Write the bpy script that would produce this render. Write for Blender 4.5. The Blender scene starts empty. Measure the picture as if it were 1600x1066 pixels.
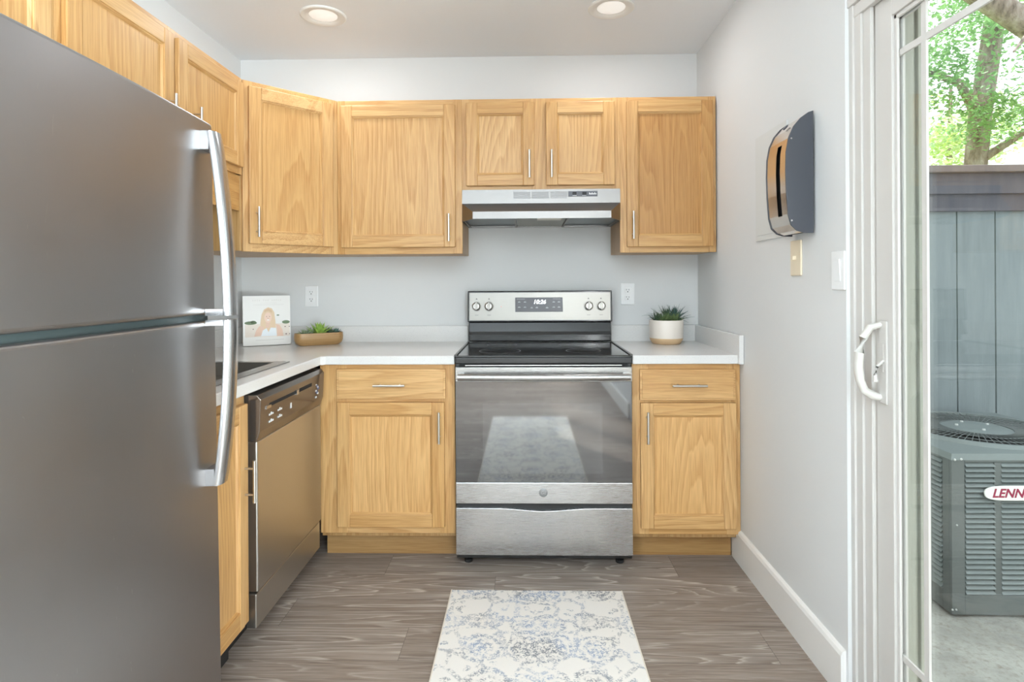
import bpy, bmesh, math, random
from mathutils import Matrix, Vector
random.seed(7)
S = bpy.context.scene
C = S.collection
PI = math.pi

# ------------------------------------------------------------------ camera
F_PX, CY, YAW, ROLL = 909.5, 443.05, .0231, -.0054
cam = bpy.data.cameras.new('camera'); co = bpy.data.objects.new('camera', cam); C.objects.link(co)
cam.sensor_fit = 'HORIZONTAL'; cam.sensor_width = 36; cam.lens = F_PX / 1600 * 36
cam.shift_y = -(533 - CY) / 1600
cam.clip_start = .02; cam.clip_end = 200
c_, s_ = math.cos(YAW), math.sin(YAW)
R0, Fw, U0 = Vector((c_, s_, 0)), Vector((-s_, c_, 0)), Vector((0, 0, 1))
Rr = R0 * math.cos(ROLL) + U0 * math.sin(ROLL)
Ur = U0 * math.cos(ROLL) - R0 * math.sin(ROLL)
mw = Matrix((Rr, Ur, -Fw)).transposed().to_4x4(); mw.translation = (-.9219, -3.1351, 1.2111)
co.matrix_world = mw
S.camera = co

# ------------------------------------------------------------------ sky, sun, added fill lamps, exposure
S.view_settings.view_transform = 'Standard'
S.view_settings.look = 'None'
S.view_settings.gamma = 1
S.view_settings.use_curve_mapping = False
S.view_settings.exposure = 0.69
S.cycles.use_denoising = True
S.cycles.max_bounces = 10
S.cycles.transparent_max_bounces = 16
S.cycles.caustics_reflective = False
S.cycles.caustics_refractive = False
S.cycles.sample_clamp_indirect = 6
W = bpy.data.worlds.new('world'); S.world = W; W.use_nodes = True
bg = W.node_tree.nodes['Background']; bg.inputs[0].default_value = (.90, .96, 1, 1); bg.inputs[1].default_value = 1.55

def lamp(name, kind, loc, power, size=(1, 1), target=None, color=(1, 1, 1), shape='RECTANGLE'):
    l = bpy.data.lights.new(name, kind); l.energy = power; l.color = color
    if kind == 'AREA':
        l.shape = shape; l.size = size[0]
        if shape == 'RECTANGLE': l.size_y = size[1]
    o = bpy.data.objects.new(name, l); C.objects.link(o); o.location = loc
    if target is not None:
        o.rotation_euler = (Vector(target) - Vector(loc)).to_track_quat('-Z', 'Y').to_euler()
    return o
sun = lamp('sun', 'SUN', (6, 6, 9), 5.0, target=(0, 0, 0), color=(1, .97, .92)); sun.data.angle = .02
sun.rotation_euler = (Vector((-.42, -.62, -1.0))).to_track_quat('-Z', 'Y').to_euler()
lamp('right_added_fill', 'AREA', (.42, -4.75, 1.40), 128, (1.8, 1.5), (-2.0, -3.4, .9), (.95, .98, 1.0))  # added area lamp outside the unseen right window, brightens the kitchen
lamp('left_added_fill', 'AREA', (-2.85, -4.75, 1.40), 10, (1.8, 1.5), (-.3, -3.2, .9), (.95, .98, 1.0))  # weak added lamp outside the unseen left window, fills the right side
lamp('right_added_uplight', 'AREA', (.75, -4.75, .50), 350, (1.8, .8), (-1.3, -3.6, 2.45), (.80, .90, 1.0))  # added lamp aimed upward through the right opening to brighten the ceiling
lamp('left_added_uplight', 'AREA', (-3.2, -4.75, .50), 55, (1.8, .8), (-1.2, -3.6, 2.45), (.80, .90, 1.0))  # second added upward lamp, from the left side, also for the ceiling


# ------------------------------------------------------------------ material helpers
def new_mat(name):
    m = bpy.data.materials.new(name); m.use_nodes = True
    return m, m.node_tree.nodes, m.node_tree.links, m.node_tree.nodes['Principled BSDF']
def pmat(name, col, rough=.5, metal=0, spec=None, ior=None, coat=0, emis=None, es=0, bump=0, bscale=60):
    m, n, l, b = new_mat(name)
    b.inputs['Base Color'].default_value = (*col, 1); b.inputs['Roughness'].default_value = rough
    b.inputs['Metallic'].default_value = metal
    if ior: b.inputs['IOR'].default_value = ior
    if coat: b.inputs['Coat Weight'].default_value = coat; b.inputs['Coat Roughness'].default_value = .08
    if emis: b.inputs['Emission Color'].default_value = (*emis, 1); b.inputs['Emission Strength'].default_value = es
    if bump:
        tc = n.new('ShaderNodeTexCoord'); no = n.new('ShaderNodeTexNoise'); no.inputs['Scale'].default_value = bscale
        no.inputs['Detail'].default_value = 3
        bp = n.new('ShaderNodeBump'); bp.inputs['Strength'].default_value = bump; bp.inputs['Distance'].default_value = .002
        l.new(tc.outputs['Object'], no.inputs['Vector']); l.new(no.outputs['Fac'], bp.inputs['Height']); l.new(bp.outputs['Normal'], b.inputs['Normal'])
    return m
class G:
    """tiny node-graph helper"""
    def __init__(s, m): s.n = m.node_tree.nodes; s.l = m.node_tree.links
    def _in(s, sock, v):
        if hasattr(v, 'is_output') or isinstance(v, bpy.types.NodeSocket): s.l.new(v, sock)
        elif v is not None: sock.default_value = v
    def math(s, op, a, b=None, c=None, clamp=False):
        x = s.n.new('ShaderNodeMath'); x.operation = op; x.use_clamp = clamp
        s._in(x.inputs[0], a); s._in(x.inputs[1], b)
        if c is not None: s._in(x.inputs[2], c)
        return x.outputs[0]
    def noise(s, vec, scale=1, detail=2, rough=.5, w=None, dist=0):
        x = s.n.new('ShaderNodeTexNoise')
        if w is not None: x.noise_dimensions = '4D'; s._in(x.inputs['W'], w)
        s._in(x.inputs['Vector'], vec); x.inputs['Scale'].default_value = scale; x.inputs['Detail'].default_value = detail
        x.inputs['Roughness'].default_value = rough; x.inputs['Distortion'].default_value = dist
        return x.outputs['Fac']
    def mapping(s, vec, loc=(0, 0, 0), rot=(0, 0, 0), scale=(1, 1, 1)):
        x = s.n.new('ShaderNodeMapping'); s._in(x.inputs['Vector'], vec)
        x.inputs['Location'].default_value = loc; x.inputs['Rotation'].default_value = rot; x.inputs['Scale'].default_value = scale
        return x.outputs[0]
    def ramp(s, fac, stops, interp='LINEAR'):
        x = s.n.new('ShaderNodeValToRGB'); s._in(x.inputs[0], fac); cr = x.color_ramp; cr.interpolation = interp
        while len(cr.elements) < len(stops): cr.elements.new(.5)
        for e, (p, c) in zip(cr.elements, stops):
            e.position = p; e.color = (*c, 1) if len(c) == 3 else c
        return x.outputs[0]
    def mix(s, fac, a, b, mode='MIX'):
        x = s.n.new('ShaderNodeMix'); x.data_type = 'RGBA'; x.blend_type = mode
        s._in(x.inputs[0], fac); 
        for k, v in ((6, a), (7, b)):
            if isinstance(v, tuple): v = (*v, 1) if len(v) == 3 else v
            s._in(x.inputs[k], v)
        return x.outputs[2]
    def obj(s): return s.n.new('ShaderNodeTexCoord').outputs['Object']
    def sep(s, v):
        x = s.n.new('ShaderNodeSeparateXYZ'); s._in(x.inputs[0], v); return x.outputs
    def comb(s, a, b, c):
        x = s.n.new('ShaderNodeCombineXYZ'); s._in(x.inputs[0], a); s._in(x.inputs[1], b); s._in(x.inputs[2], c); return x.outputs[0]
    def bump(s, h, strength, dist, b):
        x = s.n.new('ShaderNodeBump'); x.inputs['Strength'].default_value = strength; x.inputs['Distance'].default_value = dist
        s._in(x.inputs['Height'], h); s.l.new(x.outputs[0], b.inputs['Normal'])

def oak(name, rot=(0, 0, 0), seed=0., tone=1.0, freq=24., hue=(1, 1, 1)):
    """grain runs along local Z after rotating"""
    m, n, l, b = new_mat(name); g = G(m)
    oi = n.new('ShaderNodeObjectInfo').outputs['Random']
    p = g.mapping(g.obj(), rot=rot)
    off = g.math('MULTIPLY_ADD', oi, 37.0, seed)
    q = g.mapping(p, scale=(1, 1, .12))
    n1 = g.noise(q, 4.0, .6, .4, w=off)
    n2 = g.noise(g.mapping(p, scale=(1, 1, .05)), 26, 2, .6, w=off)
    ph = g.math('MULTIPLY_ADD', n1, freq, g.math('MULTIPLY', n2, 1.3))
    fr = g.math('FRACT', ph)
    lines = g.ramp(fr, [(0, (0, 0, 0)), (.10, (1, 1, 1)), (.5, (.55, .55, .55)), (.86, (.15, .15, .15)), (1, (0, 0, 0))])
    pores = g.noise(g.mapping(p, scale=(1, 1, .03)), 260, 2, .6, w=off)
    pm = g.ramp(pores, [(.42, (0, 0, 0)), (.62, (1, 1, 1))])
    tone_n = g.noise(q, 1.7, 1, .5, w=g.math('ADD', off, 9.))
    light = tuple(v * tone for v in (.695, .440, .200)); mid = tuple(v * tone for v in (.610, .355, .135)); dark = tuple(v * tone for v in (.430, .200, .055))
    light, mid, dark = [tuple(a_ * h_ for a_, h_ in zip(c_, hue)) for c_ in (light, mid, dark)]
    base = g.mix(g.ramp(tone_n, [(.35, (0, 0, 0)), (.65, (1, 1, 1))]), light, mid)
    amt = g.math('MULTIPLY', lines, g.ramp(pores, [(.3, (.25, .25, .25)), (.65, (.70, .70, .70))]))
    col = g.mix(amt, base, dark)
    col = g.mix(g.math('MULTIPLY', pm, .24), col, tuple(v * .7 for v in dark))
    l.new(col, b.inputs['Base Color']); b.inputs['Roughness'].default_value = .38
    g.bump(pores, .12, .001, b)
    return m
OAK_V = oak('oak_vertical'); OAK_P = oak('oak_panel', seed=5.3, freq=34)
OAK_X = oak('oak_along_x', rot=(0, PI / 2, 0), seed=11.1, freq=18)
OAK_Y = oak('oak_along_y', rot=(PI / 2, 0, 0), seed=17.7, freq=18)
OAK_VP = oak('pale_oak_vertical', seed=1.7, tone=1.10); OAK_PP = oak('pale_oak_panel', seed=6.9, tone=1.20, freq=28); OAK_XP = oak('pale_oak_along_x', rot=(0, PI / 2, 0), seed=4.1, tone=1.10, freq=18)
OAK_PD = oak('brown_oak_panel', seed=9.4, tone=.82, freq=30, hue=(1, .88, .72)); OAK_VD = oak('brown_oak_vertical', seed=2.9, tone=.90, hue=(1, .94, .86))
OAK_S = oak('oak_side', seed=3.1, tone=.8)

def steel(name, col=(.62, .61, .60), rough=.26, axis='x', streak=.05):
    m, n, l, b = new_mat(name); g = G(m)
    sc = {'x': (.02, 1, 1), 'y': (1, .02, 1), 'z': (1, 1, .02)}[axis]
    nz = g.noise(g.mapping(g.obj(), scale=sc), 900, 2, .6)
    l.new(g.math('MULTIPLY_ADD', nz, .10, rough - .05), b.inputs['Roughness'])
    l.new(g.mix(nz, tuple(v * (1 - streak) for v in col), tuple(min(1, v * (1 + streak)) for v in col)), b.inputs['Base Color'])
    b.inputs['Metallic'].default_value = 1
    g.bump(nz, .03, .0004, b)
    return m
STEEL = steel('brushed_steel', (.58, .575, .575), .27); STEEL_L = steel('bright_steel', (.40, .39, .38), .28)
NICKEL = pmat('satin_nickel', (.62, .60, .56), .3, 1)
CHROME = pmat('handle_steel', (.52, .52, .53), .24, 1)

def wall_mat(name, col, bump=.12):
    m, n, l, b = new_mat(name); g = G(m); o = g.obj()
    n1 = g.noise(o, 1.5, 3, .5); n2 = g.noise(o, 55, 3, .6)
    l.new(g.mix(g.math('MULTIPLY', n1, .12), col, tuple(v * .93 for v in col)), b.inputs['Base Color'])
    b.inputs['Roughness'].default_value = .72
    g.bump(n2, bump, .002, b)
    return m
WALL = wall_mat('wall_paint', (.735, .738, .735)); CEIL = wall_mat('ceiling_paint', (.87, .90, .93), .25)
WHITE = pmat('white_trim', (.86, .84, .81), .4)
VINYL = pmat('vinyl_white', (.63, .605, .575), .5)
PLAST = pmat('white_plastic', (.88, .88, .88), .35)
BEIGE = pmat('beige_plastic', (.80, .69, .52), .45)
BLACK = pmat('black_enamel', (.012, .012, .013), .22, coat=.4)
BLKPL = pmat('black_plastic', (.02, .02, .021), .45)
GLASSBLK = pmat('black_oven_glass', (.014, .015, .018), .035, ior=2.5)
COOK = pmat('black_ceramic_glass', (.012, .012, .012), .10, ior=1.7)
DARKGAP = pmat('dark_recess', (.01, .01, .01), .8)
COUNTER = None
def counter_mat():
    m, n, l, b = new_mat('white_laminate'); g = G(m); o = g.obj()
    n2 = g.noise(o, 260, 2, .6)
    l.new(g.mix(g.ramp(n2, [(.55, (0, 0, 0)), (.72, (1, 1, 1))]), (.77, .757, .742), (.70, .687, .672)), b.inputs['Base Color'])
    b.inputs['Roughness'].default_value = .22
    return m
COUNTER = counter_mat()

def floor_mat():
    m, n, l, b = new_mat('grey_oak_vinyl_plank'); g = G(m); o = g.obj(); s = g.sep(o)
    PW, PL = .182, 1.22
    row = g.math('FLOOR', g.math('DIVIDE', s[1], PW))
    roff = g.math('MULTIPLY', g.math('FRACT', g.math('MULTIPLY', g.math('ADD', row, 57.), .381966)), PL)
    xx = g.math('ADD', s[0], roff)
    colm = g.math('FLOOR', g.math('DIVIDE', xx, PL))
    wn = n.new('ShaderNodeTexWhiteNoise'); wn.noise_dimensions = '2D'; l.new(g.comb(row, colm, 0.), wn.inputs[0])
    rnd = wn.outputs['Value']
    off = g.math('MULTIPLY', rnd, 41.)
    q = g.mapping(o, scale=(.10, 1, 1))
    n1 = g.noise(q, 8.5, 1.2, .45, w=off)
    n2 = g.noise(g.mapping(o, scale=(.04, 1, 1)), 45, 3, .65, w=off)
    fr = g.math('FRACT', g.math('MULTIPLY_ADD', n1, 17., g.math('MULTIPLY', n2, 1.1)))
    lines = g.ramp(fr, [(0, (0, 0, 0)), (.06, (1, 1, 1)), (.22, (.25, .25, .25)), (1, (0, 0, 0))])
    grain = g.noise(g.mapping(o, scale=(.025, 1, 1)), 210, 3, .7, w=off)
    mask = g.ramp(g.noise(q, 2.2, 1, .5, w=g.math('ADD', off, 3.)), [(.42, (.15, .15, .15)), (.62, (1, 1, 1))])
    base = g.mix(rnd, (.225, .170, .135), (.300, .238, .196))
    base = g.mix(g.ramp(n2, [(.35, (0, 0, 0)), (.7, (1, 1, 1))]), base, (.155, .118, .096))
    base = g.mix(g.ramp(grain, [(.40, (0, 0, 0)), (.70, (.75, .75, .75))]), base, (.42, .355, .31))
    col = g.mix(g.math('MULTIPLY', g.math('MULTIPLY', lines, mask), .85), base, (.62, .55, .49))
    # seams
    fy = g.math('FRACT', g.math('DIVIDE', s[1], PW)); fx = g.math('FRACT', g.math('DIVIDE', xx, PL))
    sm = g.math('MAXIMUM', g.math('LESS_THAN', fy, .010), g.math('LESS_THAN', fx, .0016))
    col = g.mix(g.math('MULTIPLY', sm, .55), col, (.07, .055, .045))
    l.new(col, b.inputs['Base Color']); b.inputs['Roughness'].default_value = .50; b.inputs['Specular IOR Level'].default_value = .35
    g.bump(g.math('SUBTRACT', grain, g.math('MULTIPLY', sm, .8)), .18, .0015, b)
    return m
FLOOR = floor_mat()

def rug_mat():
    m, n, l, b = new_mat('cream_blue_floral_rug'); g = G(m); o = g.obj()
    wob = g.noise(o, 14, 2, .6)
    s = g.sep(o)
    ax = g.math('ABSOLUTE', s[0])                       # mirrored about the rug's middle line
    wv = g.comb(g.math('MULTIPLY_ADD', wob, .05, ax), g.math('MULTIPLY_ADD', wob, .04, s[1]), 0.)
    def vor(vec, scale, rnd, feat='F1'):
        x = n.new('ShaderNodeTexVoronoi'); x.feature = feat; l.new(vec, x.inputs['Vector'])
        x.inputs['Scale'].default_value = scale; x.inputs['Randomness'].default_value = rnd; return x
    v1 = vor(wv, 5.6, .45); d = v1.outputs['Distance']
    blob = g.ramp(d, [(.0, (1, 1, 1)), (.30, (1, 1, 1)), (.34, (.1, .1, .1)), (.36, (0, 0, 0)), (.39, (.9, .9, .9)), (.44, (.9, .9, .9)), (.47, (0, 0, 0))])
    v2 = vor(wv, 9.5, .8, 'DISTANCE_TO_EDGE')
    vine = g.ramp(v2.outputs['Distance'], [(0, (.85, .85, .85)), (.045, (.8, .8, .8)), (.085, (0, 0, 0))])
    v3 = vor(wv, 21, 1.0)
    leaf = g.ramp(v3.outputs['Distance'], [(0, (.9, .9, .9)), (.27, (.8, .8, .8)), (.33, (0, 0, 0))])
    leaf = g.math('MULTIPLY', leaf, g.math('GREATER_THAN', g.noise(o, 9, 1, .5), .47))
    mask = g.math('MAXIMUM', blob, g.math('MAXIMUM', g.math('MULTIPLY', vine, .8), leaf))
    speck = g.ramp(g.noise(o, 190, 2, .75), [(.44, (0, 0, 0)), (.52, (1, 1, 1))])
    petals = g.ramp(g.noise(o, 60, 2, .6), [(.40, (.0, .0, .0)), (.52, (1, 1, 1))])
    a = g.math('MULTIPLY', g.math('MULTIPLY', mask, speck), petals)
    big = g.noise(o, 6, 1, .5)
    blue = g.mix(g.ramp(big, [(.4, (0, 0, 0)), (.6, (1, 1, 1))]), (.16, .175, .21), (.25, .33, .48))
    cream = g.mix(g.noise(o, 3, 2, .5), (.92, .86, .79), (.89, .86, .82))
    fine = g.noise(o, 420, 2, .7)
    l.new(g.mix(g.math('MULTIPLY', a, .85), g.mix(g.math('MULTIPLY', fine, .18), cream, (.6, .55, .5)), blue), b.inputs['Base Color'])
    b.inputs['Roughness'].default_value = .95
    g.bump(fine, .5, .003, b)
    return m
RUG = rug_mat()

def glass_mat(name, tint=(.97, .99, .98), refl=1.0):
    m, n, l, b = new_mat(name); n.remove(b)
    tr = n.new('ShaderNodeBsdfTransparent'); tr.inputs[0].default_value = (*tint, 1)
    gl = n.new('ShaderNodeBsdfGlossy'); gl.inputs['Roughness'].default_value = .02
    fr = n.new('ShaderNodeFresnel'); 
    ge = n.new('ShaderNodeNewGeometry'); mi_ = n.new('ShaderNodeMath'); mi_.operation = 'MULTIPLY_ADD'   # air to glass outside, glass to air inside
    l.new(ge.outputs['Backfacing'], mi_.inputs[0]); mi_.inputs[1].default_value = 1 / 1.45 - 1.45; mi_.inputs[2].default_value = 1.45; l.new(mi_.outputs[0], fr.inputs[0])
    mx = n.new('ShaderNodeMixShader'); l.new(fr.outputs[0], mx.inputs[0]); l.new(tr.outputs[0], mx.inputs[1]); l.new(gl.outputs[0], mx.inputs[2])
    l.new(mx.outputs[0], n['Material Output'].inputs[0])
    return m
GLASS = glass_mat('window_glass')

# ------------------------------------------------------------------ mesh helpers
class MB:
    def __init__(s): s.v = []; s.f = []; s.mi = []; s.sm = []; s.M = Matrix.Identity(4)
    def add(s, vs, fs, mi=0, smooth=False):
        b = len(s.v); s.v += [s.M @ Vector(v) for v in vs]
        for f in fs: s.f.append([b + i for i in f]); s.mi.append(mi); s.sm.append(smooth)
        return s
    def box(s, x0, x1, y0, y1, z0, z1, mi=0):
        x0, x1 = min(x0, x1), max(x0, x1); y0, y1 = min(y0, y1), max(y0, y1); z0, z1 = min(z0, z1), max(z0, z1)
        vs = [(x, y, z) for z in (z0, z1) for y in (y0, y1) for x in (x0, x1)]
        return s.add(vs, [(0, 2, 3, 1), (4, 5, 7, 6), (0, 1, 5, 4), (2, 6, 7, 3), (0, 4, 6, 2), (1, 3, 7, 5)], mi)
    def prism(s, poly, d, mi=0, smooth=False):
        """poly: list of 3D points, extruded by vector d"""
        n = len(poly); d = Vector(d); vs = [Vector(p) for p in poly] + [Vector(p) + d for p in poly]
        nrm = sum((vs[i].cross(vs[(i + 1) % n]) for i in range(n)), Vector())
        flip = nrm.dot(d) > 0
        fs = [list(range(n)), list(range(2 * n - 1, n - 1, -1))]; sd = [(i, i + n, (i + 1) % n + n, (i + 1) % n) for i in range(n)]
        if flip: fs = [f[::-1] for f in fs]; sd = [f[::-1] for f in sd]
        s.add(vs, fs, mi); b = len(s.v) - 2 * n
        for f in sd: s.f.append([b + i for i in f]); s.mi.append(mi); s.sm.append(smooth)
        return s
    def tube(s, pts, rad, seg=12, mi=0, caps=True, flat=1.0, up=(0, 0, 1), smooth=True):
        pts = [Vector(p) for p in pts]; n = len(pts)
        if not hasattr(rad, '__len__'): rad = [rad] * n
        vs = []; fs = []
        for i, p in enumerate(pts):
            t = (pts[min(i + 1, n - 1)] - pts[max(i - 1, 0)]).normalized()
            u = Vector(up)
            if abs(t.dot(u)) > .95: u = Vector((1, 0, 0)) if abs(t.x) < .9 else Vector((0, 1, 0))
            a = t.cross(u).normalized(); bb = t.cross(a).normalized()
            for k in range(seg):
                an = 2 * PI * k / seg
                vs.append(p + a * math.cos(an) * rad[i] + bb * math.sin(an) * rad[i] * flat)
        for i in range(n - 1):
            for k in range(seg):
                fs.append((i * seg + k, i * seg + (k + 1) % seg, (i + 1) * seg + (k + 1) % seg, (i + 1) * seg + k))
        s.add(vs, fs, mi, smooth)
        if caps:
            b = len(s.v) - len(vs)
            s.f.append([b + k for k in range(seg)][::-1]); s.mi.append(mi); s.sm.append(False)
            s.f.append([b + (n - 1) * seg + k for k in range(seg)]); s.mi.append(mi); s.sm.append(False)
        return s
    def cyl(s, p0, p1, r, seg=24, mi=0): return s.tube([p0, p1], r, seg, mi)
    def lathe(s, prof, c, seg=40, mi=0, axis=None, smooth=True):
        """prof: (r, h) pairs around axis from c"""
        ax = Vector(axis or (0, 0, 1)).normalized(); u = Vector((1, 0, 0)) if abs(ax.x) < .9 else Vector((0, 1, 0))
        a = ax.cross(u).normalized(); b2 = ax.cross(a); c = Vector(c); vs = []; fs = []
        for r, h in prof:
            for k in range(seg):
                an = 2 * PI * k / seg; vs.append(c + ax * h + (a * math.cos(an) + b2 * math.sin(an)) * r)
        for i in range(len(prof) - 1):
            for k in range(seg):
                fs.append((i * seg + k, i * seg + (k + 1) % seg, (i + 1) * seg + (k + 1) % seg, (i + 1) * seg + k))
        return s.add(vs, fs, mi, smooth)
    def build(s, name, mats, parent=None, bevel=0, seg=2, world=True, subsurf=0, recalc=True, origin=None):
        me = bpy.data.meshes.new(name)
        me.from_pydata([tuple(v) for v in s.v], [], s.f)
        if not isinstance(mats, (list, tuple)): mats = [mats]
        for m in mats: me.materials.append(m)
        for p, mi, sm in zip(me.polygons, s.mi, s.sm): p.material_index = mi; p.use_smooth = sm
        me.update()
        if recalc:
            bm = bmesh.new(); bm.from_mesh(me); bmesh.ops.recalc_face_normals(bm, faces=bm.faces); bm.to_mesh(me); bm.free()
        if any(s.sm): me.set_sharp_from_angle(angle=.6)
        o = bpy.data.objects.new(name, me); C.objects.link(o)
        if parent is not None:
            o.parent = parent
            if world: me.transform(WM[parent.name].inverted())
            WM[o.name] = WM[parent.name]
        else:
            if origin is not None:
                me.transform(Matrix.Translation(-Vector(origin))); o.location = origin
                WM[o.name] = Matrix.Translation(Vector(origin))
            else: WM[o.name] = Matrix.Identity(4)
        if bevel:
            md = o.modifiers.new('bevel', 'BEVEL'); md.width = bevel; md.segments = seg; md.limit_method = 'ANGLE'; md.angle_limit = .7
        if subsurf:
            md = o.modifiers.new('subsurf', 'SUBSURF'); md.levels = subsurf; md.render_levels = subsurf
        return o
WM = {}
def tag(o, label=None, cat=None, group=None, kind=None):
    if label: o['label'] = label
    if cat: o['category'] = cat
    if group: o['group'] = group
    if kind: o['kind'] = kind
    return o
def thing(name, label, cat, loc=(0, 0, 0), rot=(0, 0, 0), group=None, kind=None):
    o = bpy.data.objects.new(name, None); C.objects.link(o); o.empty_display_size = .05
    o.location = loc; o.rotation_euler = rot
    from mathutils import Euler
    WM[o.name] = Matrix.Translation(Vector(loc)) @ Euler(rot).to_matrix().to_4x4()
    return tag(o, label, cat, group, kind)
def dup(root, loc, label=None, group=None):
    r = root.copy(); C.objects.link(r); r.location = loc
    if label: r['label'] = label
    if group: r['group'] = group
    for ch in list(root.children):
        c = ch.copy(); C.objects.link(c); c.parent = r
        for gch in list(ch.children):
            d = gch.copy(); C.objects.link(d); d.parent = c
    return r
def text_part(name, body, size, M, mat, parent, extrude=.0004, shear=0, spacing=1, bold=0):
    cu = bpy.data.curves.new('txt', 'FONT'); cu.body = body; cu.size = size; cu.extrude = extrude; cu.shear = shear
    cu.align_x = 'CENTER'; cu.align_y = 'CENTER'; cu.space_character = spacing; cu.offset = bold; cu.resolution_u = 3
    to = bpy.data.objects.new('txt', cu); C.objects.link(to)
    bpy.context.view_layer.update()
    me = bpy.data.meshes.new_from_object(to.evaluated_get(bpy.context.evaluated_depsgraph_get()))
    bpy.data.objects.remove(to); bpy.data.curves.remove(cu)
    me.name = name; me.materials.clear(); me.materials.append(mat)
    me.transform(WM[parent.name].inverted() @ M)
    o = bpy.data.objects.new(name, me); C.objects.link(o); o.parent = parent; WM[o.name] = WM[parent.name]
    return o
def frameM(origin, right, up=(0, 0, 1)):
    """local x = right, local y = up, local z = outward"""
    r = Vector(right).normalized(); u = Vector(up).normalized(); w = r.cross(u)
    M = Matrix((r, u, w)).transposed().to_4x4(); M.translation = Vector(origin); return M

# ------------------------------------------------------------------ room
XL, HC, YR, T = -2.466, 2.435, -6.1, .165
def struct(name, mb, mats, parent=None, **k):
    o = mb.build(name, mats, parent, **k)
    if parent is None: o['kind'] = 'structure'
    return o
struct('floor', MB().box(XL - .15, T, YR - .15, .15, -.10, 0), FLOOR)
struct('ceiling', MB().box(XL - .15, T, YR - .15, .15, HC, HC + .12), CEIL)
struct('wall_back', MB().box(XL - .15, T, 0, .15, 0, HC), WALL)
SY_A, SY_B, SZ_A, SZ_B = -5.70, -3.80, .45, 2.20     # unseen side windows, added to let the fill lamps in
w = MB().box(XL - .15, XL, SY_B, 0, 0, HC).box(XL - .15, XL, YR - .15, SY_A, 0, HC).box(XL - .15, XL, SY_A, SY_B, 0, SZ_A).box(XL - .15, XL, SY_A, SY_B, SZ_B, HC)
struct('wall_left', w, WALL)
DY0, DY1, DZ = -1.440, -3.30, 2.03        # sliding door opening
w = MB().box(0, T, DY0, 0, 0, HC).box(0, T, DY1, DY0, DZ, HC).box(0, T, SY_B, DY1, 0, HC).box(0, T, YR, SY_A, 0, HC).box(0, T, SY_A, SY_B, 0, SZ_A).box(0, T, SY_A, SY_B, SZ_B, HC)
struct('wall_right', w, WALL)
WX0, WX1, WZ0, WZ1 = -1.9, -.6, .95, 2.1
w = MB().box(XL, WX0, YR - .12, YR, 0, HC).box(WX1, 0, YR - .12, YR, 0, HC).box(WX0, WX1, YR - .12, YR, 0, WZ0).box(WX0, WX1, YR - .12, YR, WZ1, HC)
struct('wall_rear', w, WALL)
wn = thing('window_1', None, None, ((WX0 + WX1) / 2, YR - .06, WZ0), kind='structure')
w = MB()
for a, b_ in ((WX0, WX0 + .05), (WX1 - .05, WX1), (-1.225, -1.175)): w.box(a, b_, YR - .09, YR - .03, WZ0, WZ1)
w.box(WX0, WX1, YR - .09, YR - .03, WZ0, WZ0 + .05).box(WX0, WX1, YR - .09, YR - .03, WZ1 - .05, WZ1)
w.build('window_frame', VINYL, wn)
for nm, xa, xb in (('added_window_right', .05, .11), ('added_window_left', XL - .10, XL - .04)):  # both windows are added out of view as openings for the fill lamps
    wq = thing(nm, None, None, ((xa + xb) / 2, (SY_A + SY_B) / 2, SZ_A), kind='structure')
    f_ = MB()
    for a, b_ in ((SY_A, SY_A + .05), (SY_B - .05, SY_B), (-4.775, -4.725)): f_.box(xa, xb, a, b_, SZ_A, SZ_B)
    f_.box(xa, xb, SY_A, SY_B, SZ_A, SZ_A + .05).box(xa, xb, SY_A, SY_B, SZ_B - .05, SZ_B)
    f_.build('window_frame', VINYL, wq)
    MB().box((xa + xb) / 2 - .003, (xa + xb) / 2 + .003, SY_A + .05, SY_B - .05, SZ_A + .05, SZ_B - .05).build('pane', GLASS, wq)
MB().box(WX0 + .05, WX1 - .05, YR - .064, YR - .058, WZ0 + .05, WZ1 - .05).build('pane', GLASS, wn)
# baseboard on the right wall
w = MB(); prof = [(0, 0), (-.015, 0), (-.015, .125), (-.011, .136), (-.006, .140), (0, .142)]
w.prism([(x, -.534, z) for x, z in prof], (0, DY0 + .534 + .012, 0))
struct('baseboard_right', w, WHITE)
w = MB(); w.prism([(x, DY1 - .08, z) for x, z in prof], (0, YR - DY1 + .08, 0)); struct('baseboard_right_rear', w, WHITE)

# ---- sliding glass door (door_1)
EXTV = pmat('exterior_trim', (.40, .41, .36), .7)
d1 = thing('door_1', 'white vinyl sliding glass patio door with prairie grille in right wall', None, (.08, DY0, 0), kind='structure')
w = MB()
# fixed frame: stepped jamb, head, far jamb, sill
def jamb(y0, sgn):
    w.box(.010, .150, y0, y0 + sgn * .020, 0, DZ)
    w.box(.016, .068, y0 + sgn * .018, y0 + sgn * .050, 0, DZ - .001)
    w.box(.022, .150, y0 + sgn * .050, y0 + sgn * .082, 0, DZ - .002) if sgn > 0 else w.box(.022, .033, y0 + sgn * .050, y0 + sgn * .0845, 0, DZ - .002)
    ej = MB().box(.068, .108, y0 + sgn * .018, y0 + sgn * .050, 0, DZ - .001).box(.108, .150, y0 + sgn * .050, y0 + sgn * .070, .0, DZ - .003).box(.158, .172, y0 - sgn * .02, y0 + sgn * .074, 0, DZ).box(.150, .160, y0 + sgn * .045, y0 + sgn * .062, 0, DZ - .003)
    ej.build('exterior_jamb', EXTV, d1, bevel=.002)
jamb(DY0, -1); jamb(DY1, 1)
w.box(.006, .160, DY1, DY0, DZ - .035, DZ).box(.014, .03, DY1, DY0, DZ - .07, DZ - .035).box(.108, .150, DY1, DY0, DZ - .07, DZ - .035)
w.box(.006, .160, DY1, DY0, 0, .028).box(.014, .024, DY1, DY0, .028, .045)
w.build('door_frame', VINYL, d1, bevel=.002)
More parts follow.
